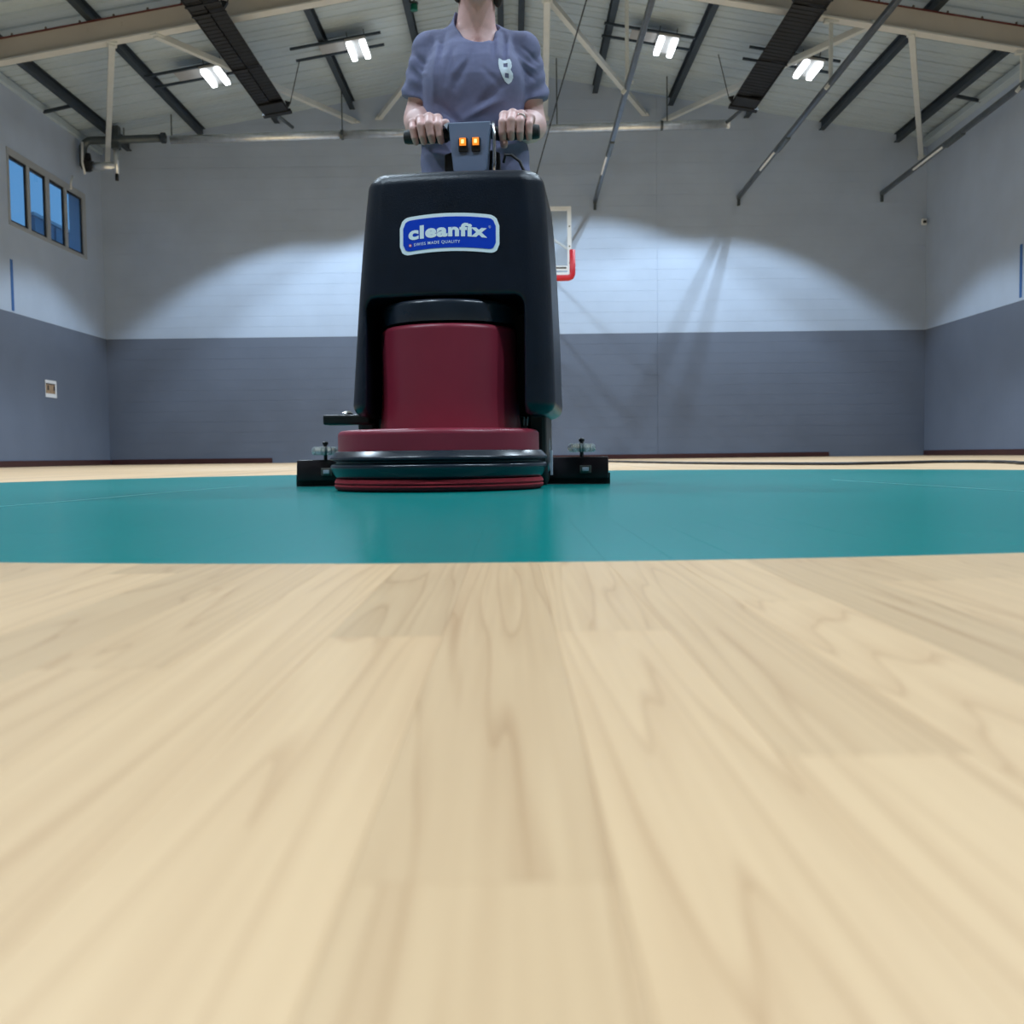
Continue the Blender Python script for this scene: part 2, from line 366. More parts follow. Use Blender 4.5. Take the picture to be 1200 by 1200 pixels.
for k in range(-18, 18):
    cuts = ends.get(k) or sorted([by0 + random.uniform(.1, .6) + j * random.uniform(.6, .8) for j in range(3)])
    ys = [by0] + [c for c in cuts if by0 + .1 < c < by1 - .08] + [by1]
    for a, b in zip(ys[:-1], ys[1:]):
        g = .00005
        mb = MB().box((X0 + k * W0 + g, a + g, -.02), (X0 + (k + 1) * W0 - g, b - g, random.uniform(-.00003, .00003)))
        mb.build('floor_board', 'maple_floor', floor, bevel=.00012, seg=1)

# ---- walls
LW, RW = XL - .3, XR + .3
wl = MB(); wy0, wy1, wz0, wz1 = 16.25, 19.2, 3.80, 5.0; et = deck(XL) + .02
wl.box((LW, YF - .3, 0), (XL, wy0, et)); wl.box((LW, wy1, 0), (XL, YB + .3, et)); wl.box((LW, wy0, 0), (XL, wy1, wz0)); wl.box((LW, wy0, wz1), (XL, wy1, et))
tag(wl.build('wall_left', 'wall_paint_y'), 'left side wall, pale above and slate grey below', kind='structure')
tag(MB().box((XR, YF - .3, 0), (RW, YB + .3, deck(XR) + .02)).build('wall_right', 'wall_paint_y'), 'right side wall, pale above and slate grey below', kind='structure')
fw = MB(); g5 = lambda y: (lambda p: (p[0], y, p[1]))
outl = [(XL, 0), (XR, 0), (XR, deck(XR)), (RX, RZ), (XL, deck(XL))]
fw.poly(outl, g5(YF - .3), g5(YF)); tag(fw.build('wall_front', 'wall_paint_x'), 'wall behind the viewer', kind='structure')
bw = MB().poly(outl, g5(YB + .012), g5(YB + .3)).build('wall_back', 'wall_paint_x'); tag(bw, 'gabled end wall of painted blockwork, pale above slate grey', kind='structure')
# block courses, split at the movement joint
ch = BAND / 12; VJ = 2.86
z = 0
while z < RZ - .03:
    z1 = min(z + ch, RZ - .01)
    def lim(zz, side):
        x = (RZ - zz) / SL
        return max(XL, RX - x) if side < 0 else min(XR, RX + x)
    for (sa, sb) in ((None, VJ - .003), (VJ + .003, None)):
        a0 = lim(z + .0008, -1) if sa is None else sa; a1 = lim(z1, -1) if sa is None else sa
        b0 = lim(z + .0008, 1) if sb is None else sb; b1 = lim(z1, 1) if sb is None else sb
        if sb is not None: b0 = min(b0, lim(z + .0008, 1)); b1 = min(b1, lim(z1, 1))
        if b0 - a0 < .1 or b1 - a1 < .0: continue
        y = YB + random.uniform(0, .001)
        MB().poly([(a0, z + .0008), (b0, z + .0008), (b1, z1 - .0008), (a1, z1 - .0008)], g5(y), g5(YB + .02)).build('block_course', 'wall_paint_x', bw)
    z += ch
# ---- ceiling of ribbed roof sheets
ceil = MB()
for sd in (-1, 1):
    xe = XL - .35 if sd < 0 else XR + .35
    p = [(RX, RZ + .09), (xe, deck(xe) + .09), (xe, deck(xe) + .2), (RX, RZ + .2)]
    ceil.poly(p, g5(YF - .3), g5(YB + .3))
ceil = tag(ceil.build('ceiling', 'deck_sheet'), 'pitched roof of pale ribbed metal sheets', kind='structure')
PW = .75
for sd in (-1, 1):
    xe = XL - .02 if sd < 0 else XR + .02
    prof = [(0, 0), (.05, 0), (.062, .028), (.098, .028), (.11, 0), (.24, 0), (.248, .010), (.262, .010), (.27, 0), (.40, 0), (.412, .028), (.448, .028), (.46, 0), (.59, 0), (.598, .010), (.612, .010), (.62, 0), (PW - .004, 0)]
    outline = prof + [(PW - .004, .085), (0, .085)]
    mesh = None
    for i in range(int((YB - YF) / PW) + 1):
        y0 = YB + .004 - (i + 1) * PW
        if mesh is None:
            mb = MB().poly(outline, lambda p: (RX, p[0], RZ + p[1]), lambda p: (xe, p[0], deck(xe) + p[1]))
            o = mb.build('roof_sheet', 'deck_sheet', ceil); mesh = o.data
        else:
            o = bpy.data.objects.new('roof_sheet', mesh); COL.objects.link(o); o.parent = ceil
        o.location = (0, y0, 0)
# ---- eave trims, baseboards
tag(MB().box((XL, YF, deck(XL) - .14), (XL + .07, YB - .02, deck(XL) - .02)).build('trim_1', 'deck_sheet', bevel=.01), 'pale eave channel along the left wall top', kind='structure')
t2 = MB().box((XR - .16, YF, deck(XR) - .15), (XR, YB - .02, deck(XR) - .03)).build('trim_2', 'deck_sheet', bevel=.01); tag(t2, 'pale eave channel along the right wall top', kind='structure')
def base(name, a, b, lab): tag(MB().box(a, b).build(name, 'baseboard_paint', bevel=.006), lab, kind='structure')
base('baseboard_left', (XL, YF, 0), (XL + .025, YB - .03, .10), 'dark red baseboard along the left wall')
base('baseboard_right', (XR - .025, YF, 0), (XR, YB - .03, .10), 'dark red baseboard along the right wall')
base('baseboard_back', (XL + .03, YB - .03, 0), (-4.66, YB - .001, .10), 'dark red baseboard at the left of the end wall')
base('baseboard_back_right', (-.6, YB - .03, 0), (6.19, YB - .001, .09), 'dark red baseboard at the right of the end wall')
# ---- window of four panes in the left wall
wn = empty('window_1', (XL, (wy0 + wy1) / 2, wz0)); tag(wn, 'row of four upright panes high in the left wall', kind='structure')
mb = MB()
for a, b in (((-.06, wy0, wz0), (.012, wy0 + .06, wz1)), ((-.06, wy1 - .14, wz0), (.012, wy1, wz1)), ((-.06, wy0 + .06, wz0), (.012, wy1 - .14, wz0 + .06)), ((-.06, wy0 + .06, wz1 - .11), (.012, wy1 - .14, wz1))):
    mb.box(rel(wn, [(XL + a[0], a[1], a[2])])[0], rel(wn, [(XL + b[0], b[1], b[2])])[0])
mb.build('window_frame', 'window_alu', wn)
panes = [(16.31, 16.90), (17.0, 17.58), (17.72, 18.30), (18.41, 19.06)]
for i in range(3):
    a, b = panes[i][1], panes[i + 1][0]
    p, q = rel(wn, [(XL - .05, a, wz0 + .06), (XL + .010, b, wz1 - .11)]); MB().box(p, q).build('mullion', 'window_alu', wn)
for a, b in panes:
    p, q = rel(wn, [(XL - .026, a + .025, wz0 + .085), (XL - .018, b - .025, wz1 - .135)]); pn = MB().box(p, q).build('pane', 'window_glass', wn)
    f = MB()
    for (u, w) in (((a, wz0 + .06), (a + .03, wz1 - .11)), ((b - .03, wz0 + .06), (b, wz1 - .11)), ((a, wz0 + .06), (b, wz0 + .09)), ((a, wz1 - .14), (b, wz1 - .11))):
        p, q = rel(wn, [(XL - .035, *u), (XL - .008, *w)]); f.box(p, q)
    f.build('gasket', 'gasket', pn)
# ---- outside the window
tag(MB().box((-80, -40, -.5), (LW - .01, 120, -.21)).build('ground_outside', 'asphalt'), 'yard outside the window', kind='structure')
nbld = empty('screen_wall', (-12, 26.2, -.21)); tag(nbld, 'grey ribbed screen wall seen outside through the window panes', 'wall')
MB().box((-.12, 0, 0), (0, 40, 6.5)).build('wall_panel', 'neighbour_cladding', nbld)
MB().box((-.15, -.02, 6.5), (.05, 40.02, 6.58)).build('coping', 'window_alu', nbld)
mb = MB()
for i in range(66): mb.box((0, .02 + i * .6, .1), (.05, .12 + i * .6, 6.45))
tag(mb.build('cladding_rib', 'neighbour_cladding', nbld), kind='stuff')

# ================================================================== ROOF STEEL
PZ = .165
lefts = [-7.25, -5.83, -4.40, -2.96, -1.52, -.09]; rights = [.25, 1.68, 3.12, 4.57, 6.01, 7.45]
for side, xs in (('left', lefts), ('right', rights[::-1])):
    for i, x in enumerate(xs):
        zc = deck(x) - PZ / 2 - .004
        o = MB().ibeam((0, YF + .1, 0), (0, YB - .03, 0), .10, PZ, .012).build('roof_purlin', 'purlin_paint')
        o.location = (x, 0, zc)
        tag(o, f'{ordinal(i)} dark steel roof purlin counted from the {side} wall', 'purlin', 'dark roof purlins')
RY = 14.7
def rafter(y, lab):
    rf = empty('roof_rafter', (RX, y, 6.9)); tag(rf, lab, 'rafter', 'tan roof rafters')
    top = PZ + .012; H = .35
    for sd in (-1, 1):
        xe = XL + .01 if sd < 0 else XR - .01
        f = lambda off: (Vector((RX, y, RZ - off)) - rf.location, Vector((xe, y, deck(xe) - off)) - rf.location)
        p, q = f(top + H / 2); MB().bar(p, q, .014, H - .03).build('web', 'rafter_paint', rf)
        p, q = f(top + H - .012); MB().bar(p, q, .17, .024).build('bottom_flange', 'flange_paint', rf)
        p, q = f(top + .010); MB().bar(p, q, .05, .020).build('top_flange', 'red_primer', rf)
        for k in range(16):
            t = .04 + k * .0605; c = p.lerp(q, t); MB().lathe([(.016, 0), (.018, .012), (.012, .03)], 8, (c.x, -.02, c.z + .008)).build('bolt', 'bolt_steel', rf)
            if k in (4, 5, 11, 12):
                for dz in (.07, .11): MB().lathe([(.012, 0), (.012, .01), (.008, .014)], 8, (c.x + .1, -.02, c.z - dz), 'y').build('bolt', 'rafter_paint', rf)
rafter(RY, 'tan steel rafter with white bottom flange crossing the hall before the gable')
rafter(9.0, 'tan steel rafter nearer the viewer than the one by the gable')
# bracing in the roof plane
def brace(p, q, w, lab):
    p, q = Vector(p), Vector(q); o = empty('roof_brace', p); tag(o, lab, 'brace', 'white roof braces')
    d = (q - p); n = d.normalized()
    MB().bar((0, 0, 0), d, w, w).build('strut', 'brace_paint', o, bevel=.008)
    for e in (Vector((0, 0, 0)), d): MB().bar(e - n * .06, e + n * .12, w * 1.5, w * .35).build('end_plate', 'brace_paint', o)
bz = lambda x, o=.30: deck(x) - o
brace((-5.53, RY, 5.93), (-7.63, 19.85, 5.75), .09, 'white roof brace running to the left corner of the end wall')
brace((-4.92, RY, 6.04), (-2.92, 19.9, 6.49), .09, 'white roof brace passing behind the left black heater')
brace((-.20, RY, 6.78), (-2.43, 19.9, 6.56), .09, 'white roof brace left of the person, slanting to the gable')
brace((.35, RY, 6.76), (2.61, 19.9, 6.57), .09, 'white roof brace slanting right of the person to the gable')
brace((5.15, RY, 6.08), (3.06, 19.9, 6.47), .09, 'white roof brace passing behind the right black heater')
brace((5.68, RY, 5.95), (7.88, 19.85, 5.68), .09, 'white roof brace running to the right corner of the end wall')
brace((.575, RY, 6.47), (.72, 19.9, 6.50), .10, 'white roof brace straight above the right shoulder of the person')
for sx, xa, xb, yy in (('left', -7.25, XL + .05, 17.5), ('right', 7.45, XR - .12, 17.5)):
    o = MB().bar((0, 0, 0), (xb - xa, 0, deck(xb) - deck(xa) - .02), .05, .05).build('eave_strut', 'purlin_paint', bevel=.004); o.location = (xa, yy, deck(xa) - .13)
    tag(o, f'short black strut from the outer purlin to the {sx} wall', 'strut')

# ---- lamps
def roof_lamp(x, y, lab, detail):
    z = deck(x) - .32; tilt = math.atan(SL) * (-1 if x < RX else 1)
    o = empty('ceiling_lamp', (x, y, z), (0, -tilt * -1, 0)); tag(o, lab, 'lamp', 'twin roof lamps')
    MB().box((-.17, -.36, .035), (.17, .36, .075)).build('housing', 'lamp_body', o, bevel=.008)
    for s_ in (-1, 1):
        MB().box((s_ * .11 - .045, -.33, -.03), (s_ * .11 + .045, .33, .034)).build('lens', 'lamp_lens', o, bevel=.018)
        ld = bpy.data.lights.new('tube_light', 'SPOT'); ld.energy = LAMP_W; ld.color = LAMP_COL; ld.spot_size = R(115); ld.spot_blend = .2; ld.shadow_soft_size = .03
        lo = bpy.data.objects.new('tube_light', ld); COL.objects.link(lo); lo.parent = o; lo.location = (s_ * .11, 0, -.10)
    if detail:
        for yy in (-.30, .18):
            MB().box((-1.05, yy - .02, .08), (.42, yy + .02, .115)).build('support_rail', 'purlin_paint', o)
        MB().box((-.6, -.26, .082), (-.18, .10, .10)).build('driver_box', 'lamp_body', o, bevel=.006)
        for xx in (-.14, .14): MB().bar((xx, -.06, .07), (xx, -.06, .30), .012, .012).build('drop_rod', 'purlin_paint', o)
LX = [(-4.73, 'left of the left heater'), (-2.40, 'left of the person'), (2.58, 'right of the person'), (4.89, 'right of the right heater')]
for r_, y in enumerate((17.0, 11.5, 6.05, .6)):
    for x, w in LX:
        roof_lamp(x, y, f'lit twin-tube roof lamp {w}' + ('' if r_ == 0 else f', in the {ordinal(r_)} row from the gable'), r_ < 2)

# ---- black radiant heaters
def heater(x, lab, s_):
    y0, y1 = 7.6, 17.55; o = empty('radiant_heater', (x, (y0 + y1) / 2, 5.87), (0, R(9.7) * s_, 0)); tag(o, lab, 'heater', 'black roof heaters')
    L = (y1 - y0) / 2; t = .008
    prof = [(-.22, 0), (-.12, .20), (.12, .20), (.22, 0), (.22 - t, 0), (.12 - t * .6, .20 - t), (-.12 + t * .6, .20 - t), (-.22 + t, 0)]
    MB().poly(prof, lambda p: (p[0], -L, p[1]), lambda p: (p[0], L, p[1])).build('hood', 'heater_black', o)
    for yy in (-L, L): MB().poly([(-.22, 0), (.22, 0), (.12, .20), (-.12, .20)], lambda p: (p[0], yy - .01, p[1]), lambda p: (p[0], yy + .01, p[1])).build('end_cap', 'heater_black', o)
    MB().box((-.20, L - .55, -.03), (.20, L, .0)).build('burner_plate', 'heater_black', o, bevel=.006)
    MB().box((-.23, L - .16, -.05), (.25, L - .02, -.0)).build('end_plate', 'heater_black', o, bevel=.006)
    for xx in (-.07, .07): MB().tube([(xx, -L + .02, .09), (xx, L - .02, .09)], .04, 12).build('radiant_tube', 'heater_tube', o, smooth=True)
    MB().box((-.20, -L + .02, .008), (-.005, L - .02, .016)).build('reflector_plate', 'heater_black', o)
    MB().box((.005, -L + .02, .03), (.195, L - .02, .038)).build('reflector_plate', 'heater_black', o)
    g = MB()
    n = int(2 * L / .12)
    for i in range(n): g.bar((-.215, -L + .06 + i * .12, .004), (.215, -L + .06 + i * .12, .004), .008, .006)
    tag(g.build('grille_bar', 'heater_black', o), kind='stuff')
    for k, yy in enumerate((L - 2.0, L - 3.9, L - 6)):
        MB().box((-.23, yy - .02, -.012), (.23, yy + .02, -.002)).build('cross_strap', 'heater_black', o)
        if k: MB().box((-.23, yy - .30, -.012), (.23, yy - .26, -.002)).build('cross_strap', 'heater_black', o)
    for yy in (L - .12, L - 3.9, L - 7.2):
        br = MB().poly([(-s_ * .20, .02), (-s_ * .27, .10), (-s_ * .18, .14)], lambda p: (p[0], yy - .03, p[1]), lambda p: (p[0], yy + .03, p[1])).build('hanger_bracket', 'black_metal', o)
        MB().tube([(-s_ * .26, yy, .09), (-s_ * .60, yy - .35, .62)], .008, 6).build('cable', 'black_metal', br)
    MB().tube([(s_ * .06, L, .1), (s_ * .03, L + .25, .05), (-s_ * .1, L + .7, -.02)], .03, 8).build('flue_pipe', 'dark_pipe', o, smooth=True)
heater(-3.86, 'black radiant heater hanging under the left roof slope', -1)
heater(3.94, 'black radiant heater hanging under the right roof slope', 1)

# ---- overhead pipes hung from the rafter, their ends at the gable wall
for i, (x, xw, zw, zr) in enumerate(((1.69, 1.663, 4.94, 5.24), (4.55, 4.42, 4.99, 5.27), (7.24, 7.17, 5.03, 5.20))):
    p0 = Vector((xw, YB - .02, zw)); kx = (x - xw) / (YB - RY); kz = (zr - zw) / (YB - RY)
    o = empty('overhead_pipe', p0)
    tag(o, ['grey steel pipe under the roof ending at the gable above the backboard', 'grey steel pipe under the roof ending mid right on the gable', 'grey steel pipe under the roof ending by the right corner'][i], 'pipe', 'hung steel pipes')
    f = lambda y: Vector((xw + kx * (YB - y), y, zw + kz * (YB - y))) - p0
    MB().bar(f(YB - .02), f(7.5), .075, .085).build('pipe_bar', 'pipe_steel', o, bevel=.02)
    MB().bar(f(YB - .05), f(YB - .05) + Vector((0, 0, -.16)), .05, .05).build('end_hook', 'dark_pipe', o, bevel=.006)
    a, b = (18.3, 17.4) if i < 2 else (18.4, 17.2)
    MB().bar(f(a) + Vector((-.030, 0, -.03)), f(b) + Vector((-.030, 0, -.03)), .035, .035).build('white_sleeve', 'white_label', o, bevel=.012)
    MB().bar(f(b - .05) + Vector((0, 0, -.02)), f(b - .7) + Vector((0, 0, -.02)), .08, .09).build('dark_sleeve', 'dark_pipe', o, bevel=.02)
    hp = f(RY); top = Vector((x - p0.x, hp.y, deck(x) - PZ - .36 - p0.z))
    h = MB().bar(hp + Vector((0, 0, .03)), top, .05, .05).build('hanger', 'brace_paint', o, bevel=.006)
    MB().bar(hp + Vector((-.07, .02, -.08)), hp + Vector((.07, -.02, .09)), .05, .05).build('clamp', 'brace_paint', h, bevel=.008)
    MB().bar(top + Vector((-.10, 0, -.02)), top + Vector((.10, 0, -.02)), .08, .05).build('clamp', 'brace_paint', h, bevel=.008)

# ---- galvanised duct across the gable
o = empty('spiral_duct', (-7.6, 18.9, 5.87)); tag(o, 'long bright galvanised pipe crossing the gable under the roof', 'pipe')
B = o.location
dp = lambda x: Vector((x, 18.95, 5.865 + (x + 7.7) * .0168)) - B
MB().tube([dp(-6.12), dp(-3.0)], .075, 18).build('pipe_length', 'galvanised', o, smooth=True)
MB().tube([dp(-3.0), dp(.5)], .075, 18).build('pipe_length', 'galvanised', o, smooth=True)
MB().tube([dp(.5), dp(4.0)], .075, 18).build('pipe_length', 'galvanised', o, smooth=True)
for x in (-3.0, .5, 2.8): MB().tube([dp(x - .02), dp(x + .02)], .088, 18).build('collar', 'dark_pipe', o)
MB().tube([dp(3.98), dp(4.03)], .088, 18).build('end_cap', 'white_label', o)
for x in (-6.1, -3.0, .9, 2.9): MB().tube([dp(x), Vector((x, 18.95, deck(x) - .02)) - B], .012, 6).build('drop_rod', 'dark_pipe', o)
o = empty('heating_pipework', (-7.55, 18.9, 5.35)); tag(o, 'dark pipework with valve and grey flue in the left gable corner', 'pipework')
B = o.location; V = lambda x, z, y=18.9: Vector((x, y, z)) - B
arc = [V(-7.54 + .16 * math.cos(a), 5.72 + .16 * math.sin(a)) for a in [R(90 + k * 15) for k in range(7)]]
MB().tube([V(-6.2, 5.91), V(-7.2, 5.885)] + arc + [V(-7.70, 5.42)], .07, 16).build('dark_bend', 'dark_pipe', o, smooth=True)
MB().tube([V(-6.27, 5.91), V(-6.20, 5.91)], .095, 16).build('flange', 'purlin_paint', o)
MB().tube([V(-7.56, 5.42), V(-7.12, 5.42)], .07, 14).build('silver_stub', 'galvanised', o, smooth=True)
MB().tube([V(-7.70, 5.40), V(-7.52, 5.43)], [.05, .055], 12).build('dark_elbow', 'black_metal', o, smooth=True)
MB().lathe([(.05, -.12), (.12, -.07), (.13, .04), (.07, .08), (.05, .2)], 16, tuple(V(-7.62, 5.45))).build('valve', 'black_metal', o, autos=40)
MB().box(tuple(V(-7.17, 5.72, 18.84)), tuple(V(-7.03, 6.13, 18.98))).build('flue_box', 'dark_pipe', o, bevel=.01)
MB().tube([V(-7.1, 5.74), V(-7.1, 5.28)], .05, 14).build('flue_pipe', 'galvanised', o, smooth=True)
MB().tube([V(-7.1, 5.28), V(-7.1, 5.16)], .03, 10).build('drain', 'black_metal', o, smooth=True)
MB().tube([V(-7.66, 5.82, 18.78), V(-7.67, 5.45, 18.78), V(-7.63, 5.25, 18.78)], .022, 8).build('white_hose', 'white_label', o, smooth=True)
MB().tube([V(-7.74, 5.14, 18.5), V(-7.73, 5.0, 18.4), V(-7.71, 4.88, 18.35)], .02, 8).build('white_hose', 'white_label', o, smooth=True)
MB().tube([V(-6.95, 5.9), V(-6.95, 6.1)], .012, 6).build('drop_rod', 'dark_pipe', o)

# ---- small things on roof and walls
o = empty('smoke_detector', (-6.0, 13.9, deck(-6.0) - .25)); tag(o, 'small white round detector on a purlin at the upper left', 'detector')
o.location = (-5.83, 13.5, deck(-5.83) - PZ - .06)
MB().lathe([(.03, -.05), (.075, -.035), (.08, 0), (.06, .05)], 20).build('dome', 'white_label', o, autos=40); MB().lathe([(.05, -.057), (.055, -.045)], 16).build('sensor_ring', 'bolt_steel', o)
o = empty('exit_lamp', (-1.40, 16., deck(-1.4) - .25)); tag(o, 'small dark green lamp at the top edge, left of the person', 'lamp')
MB().lathe([(.02, -.05), (.055, -.04), (.06, .03), (.04, .06)], 20).build('lens', 'green_lens', o, autos=40); MB().lathe([(.065, .06), (.065, .08)], 20).build('base', 'dark_pipe', o); MB().tube([(0, 0, .08), (0, 0, .24)], .01, 6).build('stem', 'dark_pipe', o)
tag(MB().tube([(1.12, 14.6, 6.40), (.83, 17.3, 5.96), (.54, 19.97, 5.45)], .011, 6).build('steel_wire', 'black_metal'), 'thin dark wire slanting down to the gable right of the person', 'wire')
o = empty('corner_sensor', (XR - .08, 19.9, 4.47)); tag(o, 'small white sensor box in the right corner', 'sensor')
MB().box((-.05, -.04, -.06), (.04, .04, .06)).build('case', 'white_label', o, bevel=.012); MB().box((-.04, -.055, -.03), (.02, -.038, .02)).build('eye', 'gasket', o, bevel=.004); MB().bar((.03, .03, 0), (.08, .09, .0), .03, .03).build('mount', 'white_label', o)
o = MB().box((-.003, -.04, 0), (.003, .04, .80)).build('tape_strip', 'blue_tape'); o.location = (XL + .003, 16.28, 2.46); tag(o, 'blue tape strip on the left wall under the window', 'tape')
o = MB().box((-.003, -.04, 0), (.003, .04, .83)).build('tape_strip', 'blue_tape'); o.location = (XR - .003, 16.28, 2.48); tag(o, 'blue tape strip on the right wall', 'tape')
o = empty('wall_notice', (XL + .002, 17.5, 1.32)); tag(o, 'white paper notice with a brown picture on the left wall', 'notice')
MB().box((0, -.2, -.15), (.006, .22, .14)).build('paper_sheet', 'paper', o); pr = MB().box((.006, -.19, -.085), (.009, .16, .085)).build('picture', 'print_brown', o)
for a in (-.14, .09): MB().box((.009, a, -.03), (.011, a + .06, .05)).build('dark_figure', 'print_dark', pr)
MB().box((.009, -.19, .065), (.011, .16, .085)).build('picture_border', 'print_dark', pr)

# ---- basketball backboard
o = empty('basketball_backboard', (.05, 15.75, 2.80)); tag(o, 'glass basketball backboard with white frame and red edge padding', 'backboard')
hw, H = .90, 1.05
MB().box((-hw + .03, -.006, .03), (hw - .03, .006, H - .03)).build('glass_pane', 'backboard_glass', o)
f = MB()
for a, b in (((-hw, 0), (-hw + .06, H)), ((hw - .06, 0), (hw, H)), ((-hw + .06, 0), (hw - .06, .06)), ((-hw + .06, H - .06), (hw - .06, H))): f.box((a[0], -.02, a[1]), (b[0], .02, b[1]))
fr = f.build('frame', 'backboard_white', o)
for x in (-hw + .03, hw - .03):
    for z in (.2, .45, .75): MB().lathe([(.012, -.026), (.012, -.018)], 8, (x, 0, z), 'y').build('bolt', 'bolt_steel', fr)
f = MB()
for a, b in (((-.305, .15), (.305, .20)), ((-.305, .55), (.305, .60)), ((-.305, .15), (-.255, .60)), ((.255, .15), (.305, .60))): f.box((a[0], -.009, a[1]), (b[0], -.0065, b[1]))
f.build('target_square', 'backboard_white', o)
for s_ in (-1, 1):
    MB().tube([(s_ * (hw + .01), 0, .40), (s_ * (hw + .01), 0, .05), (s_ * (hw + .003), 0, .018), (s_ * (hw - .015), 0, -.005), (s_ * (hw - .045), 0, -.018), (s_ * (hw - .08), 0, -.02), (s_ * (hw - .35), 0, -.02), (s_ * .25, 0, -.02)], .048, 12).build('edge_padding', 'pad_red', o, smooth=True)
    MB().bar((s_ * .45, .05, .95), (s_ * .50, 4.22, .95), .05, .05).build('support_arm', 'backboard_white', o)
    MB().bar((s_ * .45, .05, .15), (s_ * .50, 4.22, .15), .05, .05).build('support_arm', 'backboard_white', o)
    MB().bar((s_ * .25, .06, .82), (s_ * .86, .06, .42), .05, .03).build('diagonal_stay', 'backboard_white', o)
lb = MB().box((.60, -.024, .09), (.84, -.012, .16)).build('maker_plate', 'backboard_white', o); MB().box((.66, -.027, .115), (.82, -.0235, .14)).build('plate_print', 'bolt_steel', lb)
ring = [(.225 * math.cos(t), -.38 + .225 * math.sin(t), .25) for t in [2 * math.pi * k / 32 for k in range(32)]]
rm = MB().tube(ring, .01, 8, True).build('rim', 'rim_orange', o, smooth=True); MB().box((-.06, -.16, .20), (.06, -.008, .26)).build('rim_bracket', 'rim_orange', rm, bevel=.006)
f = MB()
for k in range(12):
    for d in (-1, 1):
        pts = []
        for j in range(6):
            t = 2 * math.pi * (k + d * j * .5) / 12; rr = .22 - .022 * j; pts.append((rr * math.cos(t), -.38 + rr * math.sin(t), .25 - .07 * j))
        f.tube(pts, .004, 5)
f.build('net', 'net_white', o)

# ---- black cord and paint lines on the floor
cp = [(1.05, 12.6), (1.165, 11.4), (1.25, 10.6), (1.36, 9.7), (1.46, 8.9), (1.66, 8.0), (1.855, 7.5), (2.07, 7.0), (2.287, 6.85), (2.70, 7.05), (3.05, 7.35), (3.25, 7.2), (3.20, 6.6), (3.02, 5.98), (3.1, 5.2), (3.5, 4.6)]
pts = []
for i in range(len(cp) - 1):
    for j in range(6):
        t = j / 6; p0, p1, p2, p3 = [np.array(cp[max(0, min(len(cp) - 1, i + d))]) for d in (-1, 0, 1, 2)]
        q = .5 * (2 * p1 + (p2 - p0) * t + (2 * p0 - 5 * p1 + 4 * p2 - p3) * t * t + (3 * p1 - p0 - 3 * p2 + p3) * t ** 3)
        pts.append((q[0] + .012 * math.sin(i * 5 + j * 1.7), q[1], .011))
tag(MB().tube(pts, .0105, 8).build('power_cord', 'cord_black', smooth=True), 'black power cord lying on the far wooden floor at the right', 'cord')
def court_line(pts, w, lab):
    v = []; n = len(pts)
    for (x, y) in pts: v += [(x - w / 2, y, .0006), (x + w / 2, y, .0006)]
    mb = MB().add(v, [(2 * i, 2 * i + 1, 2 * i + 3, 2 * i + 2) for i in range(n - 1)])
    tag(mb.build('court_line', 'line_paint', floor))
court_line([(-1.05, 1.7), (-1.022, 2.04), (-.976, 2.39), (-.937, 2.96), (-.87, 3.4)], .007, '')
court_line([(1.03, 3.3), (1.037, 3.1), (1.074, 2.58), (1.101, 2.2), (1.12, 1.9)], .007, '')

# ================================================================== FLOOR SCRUBBER
sc = empty('floor_scrubber', (-.200, 2.85, 0), (0, 0, R(-5.5))); tag(sc, 'walk-behind floor scrubber with black tank and dark red brush deck', 'scrubber')
arcp = lambda cx, cz, r, a0, a1, n=6: [(cx + r * math.cos(R(a0 + (a1 - a0) * k / n)), cz + r * math.sin(R(a0 + (a1 - a0) * k / n))) for k in range(n + 1)]
MB().lathe([(.10, .0005), (.278, .0005), (.287, .006), (.289, .014), (.286, .017), (.289, .022), (.284, .032), (.1, .032)], 96).build('brush_pad', 'pad_fibre', sc, autos=50)
MB().lathe([(.2, .034), (.281, .034), (.287, .040), (.297, .058), (.299, .066), (.295, .071), (.285, .073), (.283, .075), (.284, .079), (.292, .082), (.299, .084), (.2995, .088), (.297, .091), (.284, .1045), (.282, .106), (.2, .106)], 96).build('bumper_ring', 'bumper_rubber', sc, autos=60)
MB().lathe([(.1, .10), (.277, .10), (.277, .148)] + arcp(.263, .148, .014, 0, 90) + [(.10, .163)], 96).build('deck_cover', 'red_cover', sc, autos=50)
mh = (.024, .065, 0)
hs = MB().lathe([(.1, .155), (.201, .155), (.196, .19), (.192, .26), (.191, .43)] + arcp(.178, .430, .013, 0, 90) + [(.1, .446)], 96, mh).build('motor_housing', 'red_cover', sc, autos=50)
MB().lathe([(.17, .448), (.186, .450), (.188, .47), (.187, .495)] + arcp(.175, .495, .012, 0, 90) + [(.1, .512)], 96, mh).build('motor_cap', 'bumper_rubber', sc, autos=50)
